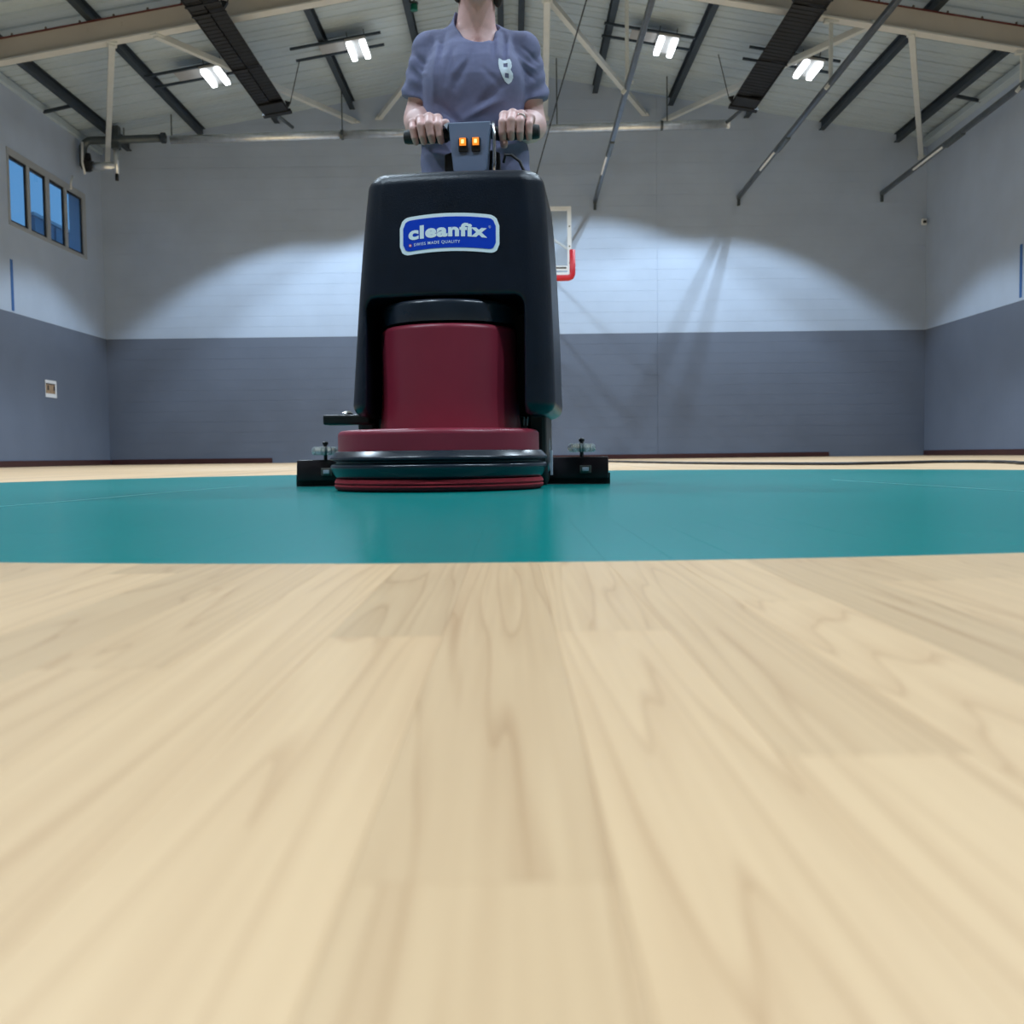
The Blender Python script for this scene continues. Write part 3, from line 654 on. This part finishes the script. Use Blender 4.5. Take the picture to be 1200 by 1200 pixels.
# tank by volume: tapered rounded body, arch cut out in front
TZ0, TZ1, TY0, TY1, TCX = .20, .855, -.085, .43, .046
T = Field((-.36, -.2, .12), (.40, .52, .92), .0042)
def tank(x, y, z):
    t = np.clip((z - TZ0) / (TZ1 - TZ0), 0, 1)
    hx = .281 - .028 * t - .014 * t ** 3; r = .062
    X = np.abs(x - TCX - .012 * t)
    yf = TY0 + .035 * t - .028 * (1 - np.clip(X / .27, 0, 1) ** 2); yc = (yf + TY1) / 2; hy = (TY1 - yf) / 2
    zc = (TZ0 + TZ1) / 2; hz = (TZ1 - TZ0) / 2
    qx = X - hx + r; qy = np.abs(y - yc) - hy + r
    p = np.sqrt(np.maximum(qx, 0) ** 2 + np.maximum(qy, 0) ** 2) + np.minimum(np.maximum(qx, qy), 0) - r
    r2 = .036; a = p + r2; b = np.abs(z - zc) - hz + r2
    return np.sqrt(np.maximum(a, 0) ** 2 + np.maximum(b, 0) ** 2) + np.minimum(np.maximum(a, b), 0) - r2
T.apply(tank, (-.36, -.2, .12), (.40, .52, .92), 1e-4)
def arch(x, y, z):
    r = .03; qx = np.abs(x - .032) - .215 + r; qz = np.abs(z - .2) - .318 + r
    p = np.sqrt(np.maximum(qx, 0) ** 2 + np.maximum(qz, 0) ** 2) + np.minimum(np.maximum(qx, qz), 0) - r
    return np.maximum(p, np.abs(y) - .29)
T.apply(arch, (-.36, -.2, .12), (.40, .52, .92), .012, 's')
T.apply(lambda x, y, z: np.maximum(np.abs(z - .80) - .0022, -(y - .02)) + 0 * x, (-.36, -.2, .7), (.40, .52, .92), .003, 's')
tk = T.mesh('tank', 'tank_plastic', sc); TB = bvh_of(tk)
# scuffs on the tank
# sticker: arched badge on the curved front
def on_tank(x, z, off):
    h = TB.ray_cast(Vector((x, -.5, z)), Vector((0, 1, 0))); return Vector((x, (h[0].y if h[0] else TY0) - off, z))
BC = Vector((.050, 0, .680)); BW, BH = .134, .0505; AR = .85       # half sizes and arch radius
def warp(u, v):       # flat badge -> arched badge
    return BC.x + u, BC.z + v - (u * u) / (2 * AR) + (BW * BW) / (4 * AR)
def badge(name, hw, hh, rc, off, material, parent):
    n = 40; nv = 12; vs = []; fs = []
    for i in range(n + 1):
        u = -hw + 2 * hw * i / n; e = max(0, abs(u) - (hw - rc)); cut = rc - math.sqrt(max(rc * rc - e * e, 0)); h_ = hh - cut
        for j in range(nv + 1):
            x, z = warp(u, -h_ + 2 * h_ * j / nv); vs.append(on_tank(x, z, off))
    for i in range(n):
        for j in range(nv): a = i * (nv + 1) + j; fs.append((a, a + nv + 1, a + nv + 2, a + 1))
    o = MB().add(vs, fs); back = [(v[0], v[1] + off * .8, v[2]) for v in o.v]; nb_ = len(o.v); F = list(o.f)
    o.v += back; o.f += [tuple(i + nb_ for i in f[::-1]) for f in F]
    rim = [j for j in range(nv + 1)] + [i * (nv + 1) + nv for i in range(1, n + 1)] + [n * (nv + 1) + j for j in range(nv - 1, -1, -1)] + [i * (nv + 1) for i in range(n - 1, 0, -1)]
    o.f += [(rim[k], rim[(k + 1) % len(rim)], rim[(k + 1) % len(rim)] + nb_, rim[k] + nb_) for k in range(len(rim))]
    return o.build(name, material, parent, smooth=False)
bd = badge('badge', BW, BH, .026, .0012, 'sticker_white', tk); bd['label'] = 'blue maker badge with white border'
badge('badge_field', BW - .0095, BH - .0095, .019, .0020, 'sticker_blue', bd)
def text_mesh(txt, size, bold, spacing=1.):
    c = bpy.data.curves.new('lettering', 'FONT'); c.body = txt; c.size = size; c.offset = bold; c.align_x = 'LEFT'; c.space_character = spacing; c.resolution_u = 4
    o = bpy.data.objects.new('lettering', c); COL.objects.link(o); dg = bpy.context.evaluated_depsgraph_get(); me = bpy.data.meshes.new_from_object(o.evaluated_get(dg))
    bpy.data.objects.remove(o); vs = [v.co.copy() for v in me.vertices]; fs = [tuple(p.vertices) for p in me.polygons]; bpy.data.meshes.remove(me); return vs, fs
def lettering(txt, size, bold, u0, v0, width, off, material, parent, spacing=1., xscale=None):
    vs, fs = text_mesh(txt, size, bold, spacing); xs = [v.x for v in vs]; k = width / (max(xs) - min(xs)); x0 = min(xs)
    out = []
    for v in vs:
        x, z = warp(u0 + (v.x - x0) * k, v0 + v.y); out.append(on_tank(x, z, off))
    return MB().add(out, fs).build('lettering', material, parent)
lettering('cleanfix', .046, .0021, -.110, -.010, .212, .0027, 'sticker_white', bd, 1.08)
lettering('SWISS MADE QUALITY', .0112, .00005, -.095, -.0295, .125, .0027, 'sticker_white', bd, 1.15)
lettering('®', .010, .0, .106, .014, .006, .0027, 'sticker_white', bd)
x, z = warp(-.105, -.026); MB().add([on_tank(x + .0042 * math.cos(t), z + .0042 * math.sin(t), .0027) for t in [2 * math.pi * k / 16 for k in range(16)]], [tuple(range(16))]).build('quality_dot', 'sticker_red', bd)
f = MB()
for (w, h_) in ((.0028, .0009), (.0009, .0028)):
    f.add([on_tank(x + a, z + b, .0031) for a, b in ((-w, -h_), (w, -h_), (w, h_), (-w, h_))], [(0, 1, 2, 3)])
f.build('quality_cross', 'sticker_white', bd)
# chassis, side frames, wheels
MB().box((-.20, .12, .05), (.22, .41, .21)).build('chassis', 'black_metal', sc, bevel=.012)
for s_, xx in ((-1, -.235), (1, .262)):
    MB().box((xx - .028, .13, .055), (xx + .028, .42, .235)).build('side_frame', 'black_metal', sc, bevel=.012)
    w = MB().lathe([(.02, -.024), (.082, -.024), (.092, -.016), (.092, .016), (.082, .024), (.02, .024)], 32, (xx, .30, .0925), 'x').build('wheel', 'tyre', sc, autos=40)
    MB().lathe([(.02, -.028), (.05, -.028), (.055, -.02), (.055, .02), (.05, .028), (.02, .028)], 24, (xx, .30, .0925), 'x').build('hub', 'hub_grey', w, autos=40)
for xx in (.212, .228, .238): MB().bar((xx, .10, .175), (xx + .002, .10, .2), .003, .004).build('wire_end', 'hub_grey', sc)
# side lever at the left with its bolt
lv = MB().box((-.335, .02, .183), (-.20, .10, .211)).build('side_lever', 'black_metal', sc, bevel=.005)
MB().lathe([(.018, .211), (.017, .217), (.010, .222), (.003, .223)], 20, (-.275, .06, 0)).build('lever_bolt', 'chrome', lv, autos=40)
# squeegee
sq = empty('squeegee', (-.020, .36, 0)); sq.parent = sc
def arcbar(hw, y0, sag, z0, z1, d, n=24):
    mb = MB(); vs = []
    for i in range(n + 1):
        x = -hw + 2 * hw * i / n; y = y0 - sag * (x / hw) ** 2
        vs += [(x, y - d / 2, z0), (x, y + d / 2, z0), (x, y + d / 2 * .8, z1), (x, y - d / 2 * .8, z1)]
    fs = [(0, 1, 2, 3)[::-1], tuple(n * 4 + k for k in range(4))]
    for i in range(n):
        for k in range(4): a = i * 4 + k; b = i * 4 + (k + 1) % 4; fs.append((a, b, b + 4, a + 4))
    return mb.add(vs, fs)
arcbar(.487, .06, .07, .018, .084, .075).build('squeegee_body', 'squeegee_body', sq, bevel=.004, autos=40)
arcbar(.492, .045, .07, .0006, .035, .012).build('rubber_blade', 'squeegee_rubber', sq)
MB().box((-.05, -.10, .08), (.05, .08, .11)).build('mount', 'black_metal', sq, bevel=.006)
for s_ in (-1, 1):
    cx = s_ * .405; cy = .0
    prof = [(.008, -.013), (.036, -.013), (.042, -.008), (.0435, 0), (.042, .008), (.036, .013), (.008, .013)]
    rl = MB().lathe(prof, 32, (cx, cy, .112)).build('guide_roller', 'clear_roller', sq, autos=40)
    f = MB()
    for k in range(8):
        t = 2 * math.pi * k / 8; f.bar((cx + .012 * math.cos(t), cy + .012 * math.sin(t), .112), (cx + .037 * math.cos(t), cy + .037 * math.sin(t), .112), .004, .016)
    f.build('roller_spokes', 'clear_roller', rl)
    MB().tube([(cx, cy, .08), (cx, cy, .135)], .006, 10).build('roller_bolt', 'black_metal', rl)
    MB().lathe([(.009, .131), (.009, .139), (.005, .142)], 12, (cx, cy, 0)).build('bolt_head', 'black_metal', rl)
    c = MB().box((cx - .018 + .012, cy - .036, .034), (cx + .018 + .012, cy - .026, .058)).build('clip', 'bolt_steel', sq, bevel=.002)
    MB().box((cx + .002, cy - .041, .040), (cx + .022, cy - .034, .052)).build('clip_plate', 'hub_grey', c, bevel=.002)
MB().bar((.315, -.06, .03), (.315, -.06, .105), .006, .03).build('bracket', 'hub_grey', sq)
MB().lathe([(.006, -.008), (.022, -.008), (.024, 0), (.022, .008), (.006, .008)], 20, (.29, -.09, .055), 'x').build('side_wheel', 'hub_grey', sq, autos=40)
# handle
hd = empty('handle', (.060, .295, .820)); hd.parent = sc
pn = MB().poly([(-.034, -.03), (.034, -.03), (.036, .11), (.050, .125), (.064, .268), (-.064, .268), (-.050, .125), (-.036, .11)], lambda p: (p[0], -.02 - .0 * p[1], p[1]), lambda p: (p[0], .03, p[1])).build('control_panel', 'panel_grey', hd, bevel=.004)
for s_ in (-1, 1):
    sw = MB().box((s_ * .0195 - .0135, -.026, .178), (s_ * .0195 + .0135, -.019, .220)).build('switch', 'switch_black', pn, bevel=.0025)
    MB().poly([(-.030, .196), (-.033, .217), (-.024, .217), (-.024, .196)], lambda p: (s_ * .0195 - .0095, p[0], p[1]), lambda p: (s_ * .0195 + .0095, p[0], p[1])).build('lit_rocker', 'switch_lit', sw)
    MB().box((s_ * .0195 - .004, -.0335, .201), (s_ * .0195 + .004, -.0325, .212)).build('switch_mark', 'switch_mark', sw)
    MB().poly([(s_ * .04, -.04), (s_ * .09, -.04), (s_ * .085, .19), (s_ * .055, .20)], lambda p: (p[0], .035, p[1]), lambda p: (p[0], .055, p[1])).build('handle_bracket', 'black_metal', hd, bevel=.004)
    MB().tube([(s_ * .045, .03, .245), (s_ * .085, .03, .245)], .016, 16).build('grip_mount', 'black_metal', hd, smooth=True)
    g = MB().tube([(s_ * .072, .03, .245), (s_ * .078, .03, .245), (s_ * .196, .03, .245), (s_ * .206, .03, .245), (s_ * .208, .03, .245)], [.018, .0215, .0215, .019, .012], 24).build('grip', 'grip_rubber', hd, autos=50)
MB().box((-.05, .03, -.05), (.05, .06, .20)).build('steering_column', 'black_metal', hd, bevel=.006)
MB().tube([(.068, .01, .27), (.071, -.005, .255), (.073, -.008, .22), (.072, -.004, .15), (.066, .0, .06)], .0055, 8).build('chrome_stay', 'chrome', hd, smooth=True)
MB().poly([(-.068, .25), (-.078, .262), (-.062, .27)], lambda p: (p[0], -.018, p[1]), lambda p: (p[0], .03, p[1])).build('trigger_tip', 'hub_grey', hd)
MB().tube([(.10, .0, .15), (.107, -.02, .166), (.125, -.02, .165), (.15, -.02, .145), (.17, -.01, .10), (.175, 0, .03)], .0045, 8).build('cable', 'cord_black', hd, smooth=True)

# ================================================================== PERSON
PX, PY = -.108, 3.47
man = empty('person', (PX, PY, 0)); tag(man, 'person in a grey-violet t-shirt pushing the scrubber, both hands on the grips', 'person')
O = (PX, PY, 0)
BX = PX
Bf = Field((-.43, 3.0, .84), (.27, 3.68, 1.86), .003)
# torso (under the shirt), neck, head
TZs = [.80, .95, 1.05, 1.13, 1.21, 1.285, 1.345, 1.395, 1.43, 1.455, 1.485, 1.525]
TA = [.178, .177, .170, .160, .158, .160, .160, .150, .125, .095, .066, .052]
TBd = [.128, .128, .122, .115, .118, .124, .116, .100, .082, .070, .062, .055]
TYc = [.0, .0, .0, -.005, -.012, -.018, -.014, -.004, .004, .006, .004, .0]
def torso(grow, fold=0.):
    def fn(x, y, z):
        a = np.interp(z, TZs, TA).astype(np.float32) + grow; b = np.interp(z, TZs, TBd).astype(np.float32) + grow; yc = np.interp(z, TZs, TYc).astype(np.float32) + PY - .055
        X = x - BX; Y = y - yc; d = (np.sqrt((X / a) ** 2 + (Y / b) ** 2) - 1) * np.minimum(a, b)
        if fold:
            w = np.clip((1.42 - z) / .10, 0, 1)
            d = d + fold * w * (np.sin(38 * X + 14 * z + 2.2 * np.sin(9 * z + 5 * X)) * .45 + .55 * np.sin(24 * X * (1.7 - z) * 1.6 + 4 * np.sin(6 * z)) + .4 * np.sin(16 * z - 30 * X))
            d = d + fold * .6 * np.clip((1.12 - z) / .08, 0, 1) * np.sin(60 * z + 12 * X) * np.clip((z - .89) / .06, 0, 1)
        return np.maximum(np.maximum(d, z - 1.53), .89 - z)
    return fn
Bf.apply(torso(-.014), (-.43, 3.1, .84), (.27, 3.68, 1.60), .01)
NY = PY - .055
NX = BX + .016
Bf.cone((NX - .004, NY + .012, 1.395), (NX, NY - .050, 1.60), .063, .054, .03)
HC = np.array((NX + .003, NY - .075, 1.658))
Bf.ell(HC + (0, .018, .025), (.074, .094, .098), .02)                 # skull
Bf.ell(HC + (0, -.030, -.035), (.060, .062, .085), .03)               # face
Bf.cone(HC + (-.030, -.055, -.098), HC + (.030, -.055, -.098), .024, .024, .03)   # chin
for s_ in (-1, 1):
    Bf.cone(HC + (s_ * .055, .015, -.055), HC + (s_ * .026, -.060, -.098), .020, .020, .028)    # jaw
    Bf.ell(HC + (s_ * .077, .018, -.010), (.010, .020, .032), .006)   # ears
    Bf.ell(HC + (s_ * .040, -.072, -.030), (.022, .018, .018), .02)   # cheeks
    Bf.ell(HC + (s_ * .030, -.094, .002), (.0135, .013, .0065), .006, 's')  # eye openings
    Bf.cone((NX + s_ * .024, NY - .050, 1.412), (NX + s_ * .046, NY - .020, 1.59), .012, .014, .010)  # neck cords
    Bf.cone((NX + s_ * .015, NY - .062, 1.395), (BX + s_ * .12, NY - .02, 1.418), .012, .010, .015)   # collar bones
Bf.cone(HC + (0, -.088, .012), HC + (0, -.110, -.030), .008, .013, .012)   # nose
Bf.ell(HC + (0, -.092, -.062), (.023, .010, .0065), .006); Bf.ell(HC + (0, -.090, -.074), (.019, .010, .0065), .006)   # lips
Bf.cone(HC + (-.03, -.082, .022), HC + (.03, -.082, .022), .010, .010, .012)   # brow
Bf.ell((NX, NY - .082, 1.408), (.012, .016, .018), .012, 's')
# grips in world space
def to_world(p): return (Matrix.Translation(sc.location) @ Matrix.Rotation(sc.rotation_euler.z, 4, 'Z') @ Vector((p[0] + .060, p[1] + .295, p[2] + .820)))
ax = np.array(to_world((1, .03, .245)) - to_world((0, .03, .245)))      # unit axis along the grips (to image right)
fwd = np.array((ax[1], -ax[0], 0.))                                     # towards the viewer
up = np.array((0, 0, 1.))
gripc = lambda s_: np.array(to_world((s_, .03, .245)))
RG = .0215
arms = {}
def build_arm(side, shoulder, elbow, wrist_h, gc, lean, tips, thumb):
    # gc: grip point under the middle finger knuckle; lean: sideways drift of the fingers
    inn = -side                                   # direction along ax towards the panel
    K = []                                        # knuckles index..little
    for i in range(4):
        off = (1.5 - i) * .0262 * inn
        kz = [.0500, .0540, .0500, .0420][i]; kf = [.004, .008, .005, -.003][i]
        K.append(gc + ax * off + up * kz + fwd * kf)
    wrist = gc + ax * (.002 * side) - fwd * .092 + up * wrist_h
    sh, el = np.array(shoulder), np.array(elbow)
    Bf.chain([sh, sh * .5 + el * .5 + np.array((0, -.008, 0)), el], [.047, .048, .040], .014)
    mid = el * .62 + wrist * .38 + np.array((side * .006, 0, .004))
    Bf.chain([el, mid, wrist], [.042, .044, .030], .03)
    # palm: a fan of metacarpals from the wrist to the knuckles
    for i in range(4):
        w0 = wrist + ax * ((1.5 - i) * .012 * inn)
        Bf.cone(w0, K[i] - fwd * .004, .021, .0148, .012)
        Bf.cone(w0 - up * .012, K[i] - fwd * .012 - up * .010, .015, .010, .01)
    for i in range(4):
        r1 = [.0131, .0134, .0130, .0116][i]; ln = [1., 1.04, 1., .84][i]
        k = K[i]; drift = ax * lean * .9
        Bf.ell(k + fwd * .001 + up * .001, (.0148, .0145, .0138), .005)
        pip = k + (fwd * .032 - up * (.029 + .002 * (i == 3))) * ln + drift * .55
        dip = pip + (-up * .0280 - fwd * .005) * ln + drift * .35
        tip = dip + (-up * .0140 - fwd * .0150) * ln + drift * .15
        Bf.cone(k, pip, r1, r1 * .97, .0022); Bf.cone(pip, dip, r1 * .99, r1 * .88, .0022); Bf.cone(dip, tip, r1 * .88, r1 * .78, .0022)
        arms[(side, i)] = (k, pip, r1)
    base = gc + ax * inn * .030 - fwd * .040 + up * .026
    Bf.cone(wrist + ax * inn * .014, base, .019, .017, .012)
    if thumb == 'along':
        m = gc + ax * inn * .050 + fwd * .012 + up * .032; t = gc + ax * inn * .068 + fwd * .026 + up * .030
        Bf.cone(base, m, .0140, .0115, .006); Bf.cone(m, t, .0125, .0112, .004)
    else:
        m = gc + ax * inn * .046 - fwd * .032 - up * .012; t = gc + ax * inn * .042 - fwd * .004 - up * .0335; t2 = gc + ax * inn * .036 + fwd * .016 - up * .036
        Bf.cone(base, m, .0140, .0115, .006); Bf.cone(m, t, .0115, .0105, .004); Bf.cone(t, t2, .0105, .009, .004)
    return sh, el, wrist
shL, elL, wrL = build_arm(-1, (BX - .143, NY + .012, 1.408), (BX - .188, NY + .05, 1.205), .036, gripc(-.142), np.array(.012), None, 'along')
shR, elR, wrR = build_arm(1, (BX + .162, NY + .012, 1.402), (BX + .190, NY + .05, 1.180), .036, gripc(.140), np.array(-.004), None, 'under')
body = Bf.mesh('body', 'skin', man, O); del Bf
# nails, eyes, lips
for s_ in (-1, 1):
    e = HC + np.array((s_ * .030, -.0735, .001)) - np.array(O)
    eb = MB().lathe([(.0002, -.0115)] + [(.0115 * math.sin(R(a)), -.0115 * math.cos(R(a))) for a in range(15, 180, 15)] + [(.0002, .0115)], 16, tuple(e), 'y').build('eye', 'eye_white', man, smooth=True)
    MB().lathe([(.0002, -.0125), (.003, -.0124), (.0055, -.0108)], 14, tuple(e), 'y').build('iris', 'iris', eb, smooth=True)
k, pip, r1 = arms[(1, 2)]
c = k * .45 + pip * .55; d = (pip - k) / np.linalg.norm(pip - k); u1 = np.cross(d, ax); u1 /= np.linalg.norm(u1)
rp = [tuple(c + (ax * math.cos(t) + u1 * math.sin(t)) * (r1 + .0012) - np.array(O)) for t in [2 * math.pi * q / 28 for q in range(28)]]
MB().tube(rp, .0021, 8, True).build('finger_ring', 'ring_silver', man, smooth=True)
# hair: cropped dark bob
Hf = Field(HC - .16, HC + .17, .003)
Hf.ell(HC + (0, .026, .030), (.086, .104, .106), .01); Hf.ell(HC + (0, .050, -.050), (.076, .062, .075), .03)
Hf.ell(HC + (.0, -.085, -.035), (.062, .085, .085), .012, 's'); Hf.ell(HC + (0, -.04, -.13), (.07, .075, .075), .012, 's')
for s_, q_ in ((-1, .045), (1, .062)): Hf.ell(HC + (s_ * .064, .030, -.070), (.020, .030, q_), .02)
Hf.apply(lambda x, y, z: .0025 * np.sin(x * 420 + 3 * np.sin(z * 60)) * np.sin(y * 300) + Hf.v * 1.0, HC - .16, HC + .17, 1e-5, 'i')
Hf.mesh('hair', 'hair', man, O); del Hf
# shirt
Sf = Field((-.42, 3.1, .86), (.26, 3.66, 1.60), .0036)
Sf.apply(torso(.008, .0042), (-.42, 3.1, .86), (.26, 3.66, 1.60), .005)
for s_, sh, el in ((-1, shL, elL), (1, shR, elR)):
    Sf.cone((NX + s_ * .062, NY + .012, 1.452), (sh[0] - s_ * .012, sh[1], sh[2] + .016), .034, .047, .035)      # shoulder line
    Sf.ell((BX + s_ * .068, NY - .082, 1.285), (.070, .050, .068), .05)                                      # chest
    d = (el - sh) / np.linalg.norm(el - sh); hem = sh + d * .150; 
    a0 = sh + np.array((-s_ * .004, 0, .006)); b0 = sh + d * .19
    def sleeve(x, y, z, a0=a0, b0=b0, d=d, hem=hem, s_=s_):
        ba = b0 - a0; t = np.clip(((x - a0[0]) * ba[0] + (y - a0[1]) * ba[1] + (z - a0[2]) * ba[2]) / (ba @ ba), 0, 1)
        dd = np.sqrt((x - a0[0] - t * ba[0]) ** 2 + (y - a0[1] - t * ba[1]) ** 2 + (z - a0[2] - t * ba[2]) ** 2) - (.0615 + .008 * t)
        ang = np.arctan2(y - a0[1] - t * ba[1], x - a0[0] - t * ba[0])
        dd = dd +   .0024 * np.sin(3 * ang + 26 * t * s_) * np.clip(t * 3, 0, 1) +   .0022 * np.sin(17 * t + 2.5 * ang)
        return np.maximum(dd, (x - hem[0]) * d[0] + (y - hem[1]) * d[1] + (z - hem[2]) * d[2])
    Sf.apply(sleeve, np.minimum(a0, b0) - .11, np.maximum(a0, b0) + .11, .018)
    ia, ib = hem + d * .046, hem + d * .09
    Sf.cone(ia, ib, .0565, .060, .003, 's')
Sf.cone((NX - .002, NY - .018, 1.430), (NX - .002, NY - .06, 1.58), .0675, .080, .006, 's')     # neck opening
Sf.cone((NX, NY - .060, 1.412), (NX, NY - .09, 1.52), .048, .06, .012, 's')
FOLDS = [((-.060, 1.37), (-.085, 1.26), -.0075, .011), ((.000, 1.350), (-.055, 1.245), -.0075, .012), ((-.012, 1.335), (-.06, 1.285), .006, .010), ((.066, 1.425), (.064, 1.33), -.006, .008),
         ((.078, 1.455), (.082, 1.34), .006, .008), ((.098, 1.45), (.100, 1.31), -.008, .009), ((.118, 1.44), (.112, 1.30), .006, .008), ((-.085, 1.45), (-.100, 1.33), -.006, .009),
         ((-.112, 1.43), (-.125, 1.22), .007, .010), ((.02, 1.19), (.115, 1.27), -.007, .012), ((-.03, 1.15), (.10, 1.21), .006, .011), ((-.12, 1.22), (-.045, 1.14), -.007, .011),
         ((-.13, 1.16), (-.02, 1.09), .006, .011), ((.03, 1.10), (.14, 1.16), -.006, .011), ((-.15, 1.06), (-.05, 1.03), .006, .010), ((.05, 1.05), (.15, 1.09), .006, .010), ((.03, 1.30), (.085, 1.25), -.004, .010),
         ((-.19, 1.39), (-.145, 1.34), -.005, .007), ((-.20, 1.355), (-.15, 1.30), .005, .007), ((.155, 1.40), (.21, 1.36), -.005, .007), ((.15, 1.36), (.205, 1.33), .005, .007), ((.15, 1.34), (.20, 1.30), -.005, .006)]
def crease(x, y, z):
    d = np.zeros((x.shape[0], 1, z.shape[2]), np.float32)
    for p, q, A, w in FOLDS:
        px_, pz_, ex, ez = BX + p[0], p[1], q[0] - p[0], q[1] - p[1]
        t = ((x - px_) * ex + (z - pz_) * ez) / (ex * ex + ez * ez); tc = np.clip(t, 0, 1)
        ds = (x - px_ - tc * ex) ** 2 + (z - pz_ - tc * ez) ** 2
        d -= A * np.exp(-ds / (w * w)) * (1 - .6 * np.abs(2 * tc - 1) ** 2)
    return Sf.v + d * np.clip((NY + .02 - y) / .05, 0, 1)
Sf.v = crease(*Sf.region(Sf.lo, Sf.lo + (Sf.n - 1) * Sf.h)[1:]).astype(np.float32)
shirt = Sf.mesh('shirt', 'shirt_cloth', man, O); del Sf
SB = bvh_of(shirt)
def on_shirt(x, z, off):
    h = SB.ray_cast(Vector((x, -1., z)), Vector((0, 1, 0))); return Vector((x, (h[0].y if h[0] else -.2) - off, z))
# shield-shaped letter on the chest (white B with two dark openings)
lg_o = [(-.019, .045), (-.008, .040), (.004, .040), (.016, .045), (.021, .033), (.022, .016), (.018, .002), (.025, -.010), (.026, -.026), (.020, -.042), (.011, -.052), (.0, -.043), (-.008, -.028), (-.012, -.016), (-.017, .0), (-.020, .02)]
holes = [((-.004, .010), (.009, .026)), ((.0, -.030), (.012, -.014))]
def inside(p, poly):
    r_ = False; n = len(poly)
    for i in range(n):
        a, b = poly[i], poly[(i + 1) % n]
        if (a[1] > p[1]) != (b[1] > p[1]) and p[0] < (b[0] - a[0]) * (p[1] - a[1]) / (b[1] - a[1]) + a[0]: r_ = not r_
    return r_
LC = (.0 - PX - .006, 1.297); st = .0011; ids = {}; lv_ = []; lf = []
def lid(i, j):
    if (i, j) not in ids: ids[(i, j)] = len(lv_); lv_.append(on_shirt(LC[0] + i * st, LC[1] + j * st, .0015))
    return ids[(i, j)]
for i in range(-30, 30):
    for j in range(-52, 46):
        c = ((i + .5) * st, (j + .5) * st / .80)
        if inside(c, lg_o) and not any(a[0] < c[0] < b[0] and a[1] < c[1] < b[1] for a, b in holes): lf.append((lid(i, j), lid(i + 1, j), lid(i + 1, j + 1), lid(i, j + 1)))
lg = MB().add(lv_, lf).build('chest_logo', 'logo_print', shirt, smooth=True); lg['label'] = 'white shield-like letter B printed on the chest'
# trousers and shoes
Tf = Field((-.34, 3.22, .04), (.18, 3.86, 1.10), .006)
Tf.ell((BX, NY + .0, .955), (.152, .108, .11), .03)
feet = []
for s_, fy in ((-1, 3.62), (1, 3.50)):
    hp = np.array((BX + s_ * .078, NY + .005, .93)); kn = np.array((BX + s_ * .095, (NY + fy) / 2 - .02, .50)); an = np.array((BX + s_ * .10, fy + .03, .10))
    Tf.chain([hp, kn, an], [.086, .068, .056], .03); feet.append((an, s_))
Tf.apply(lambda x, y, z: .0035 * np.sin(30 * z + 8 * x) * np.sin(22 * x + 18 * y) + Tf.v, (-1, 2, -1), (1, 5, 2), 1e-5, 'i')
Tf.apply(lambda x, y, z: .075 - z + 0 * x + 0 * y, (-1, 2, -1), (1, 5, 2), .004, 'i')
Tf.mesh('trousers', 'trouser_cloth', man, O); del Tf
for an, s_ in feet:
    q = Field(an - (.08, .26, .12), an + (.08, .12, .06), .004)
    q.cone((an[0], an[1] + .03, .05), (an[0] + s_ * .008, an[1] - .15, .045), .042, .040, .02); q.cone((an[0], an[1] + .01, .06), (an[0], an[1], .11), .045, .046, .02)
    q.apply(lambda x, y, z: .022 - z + 0 * x + 0 * y, (-1, 2, -1), (1, 5, 2), .004, 'i')
    so = q.mesh('shoe', 'shoe_leather', man, O)
    ol = [(.043 * math.cos(R(a)), (.043 * math.sin(R(a)) + (.032 if math.sin(R(a)) > 0 else -.15))) for a in range(0, 360, 15)]
    MB().poly(ol, lambda p: (an[0] + p[0] - PX, an[1] + p[1] - PY, .0), lambda p: (an[0] + p[0] - PX, an[1] + p[1] - PY, .026)).build('sole', 'shoe_sole', so)
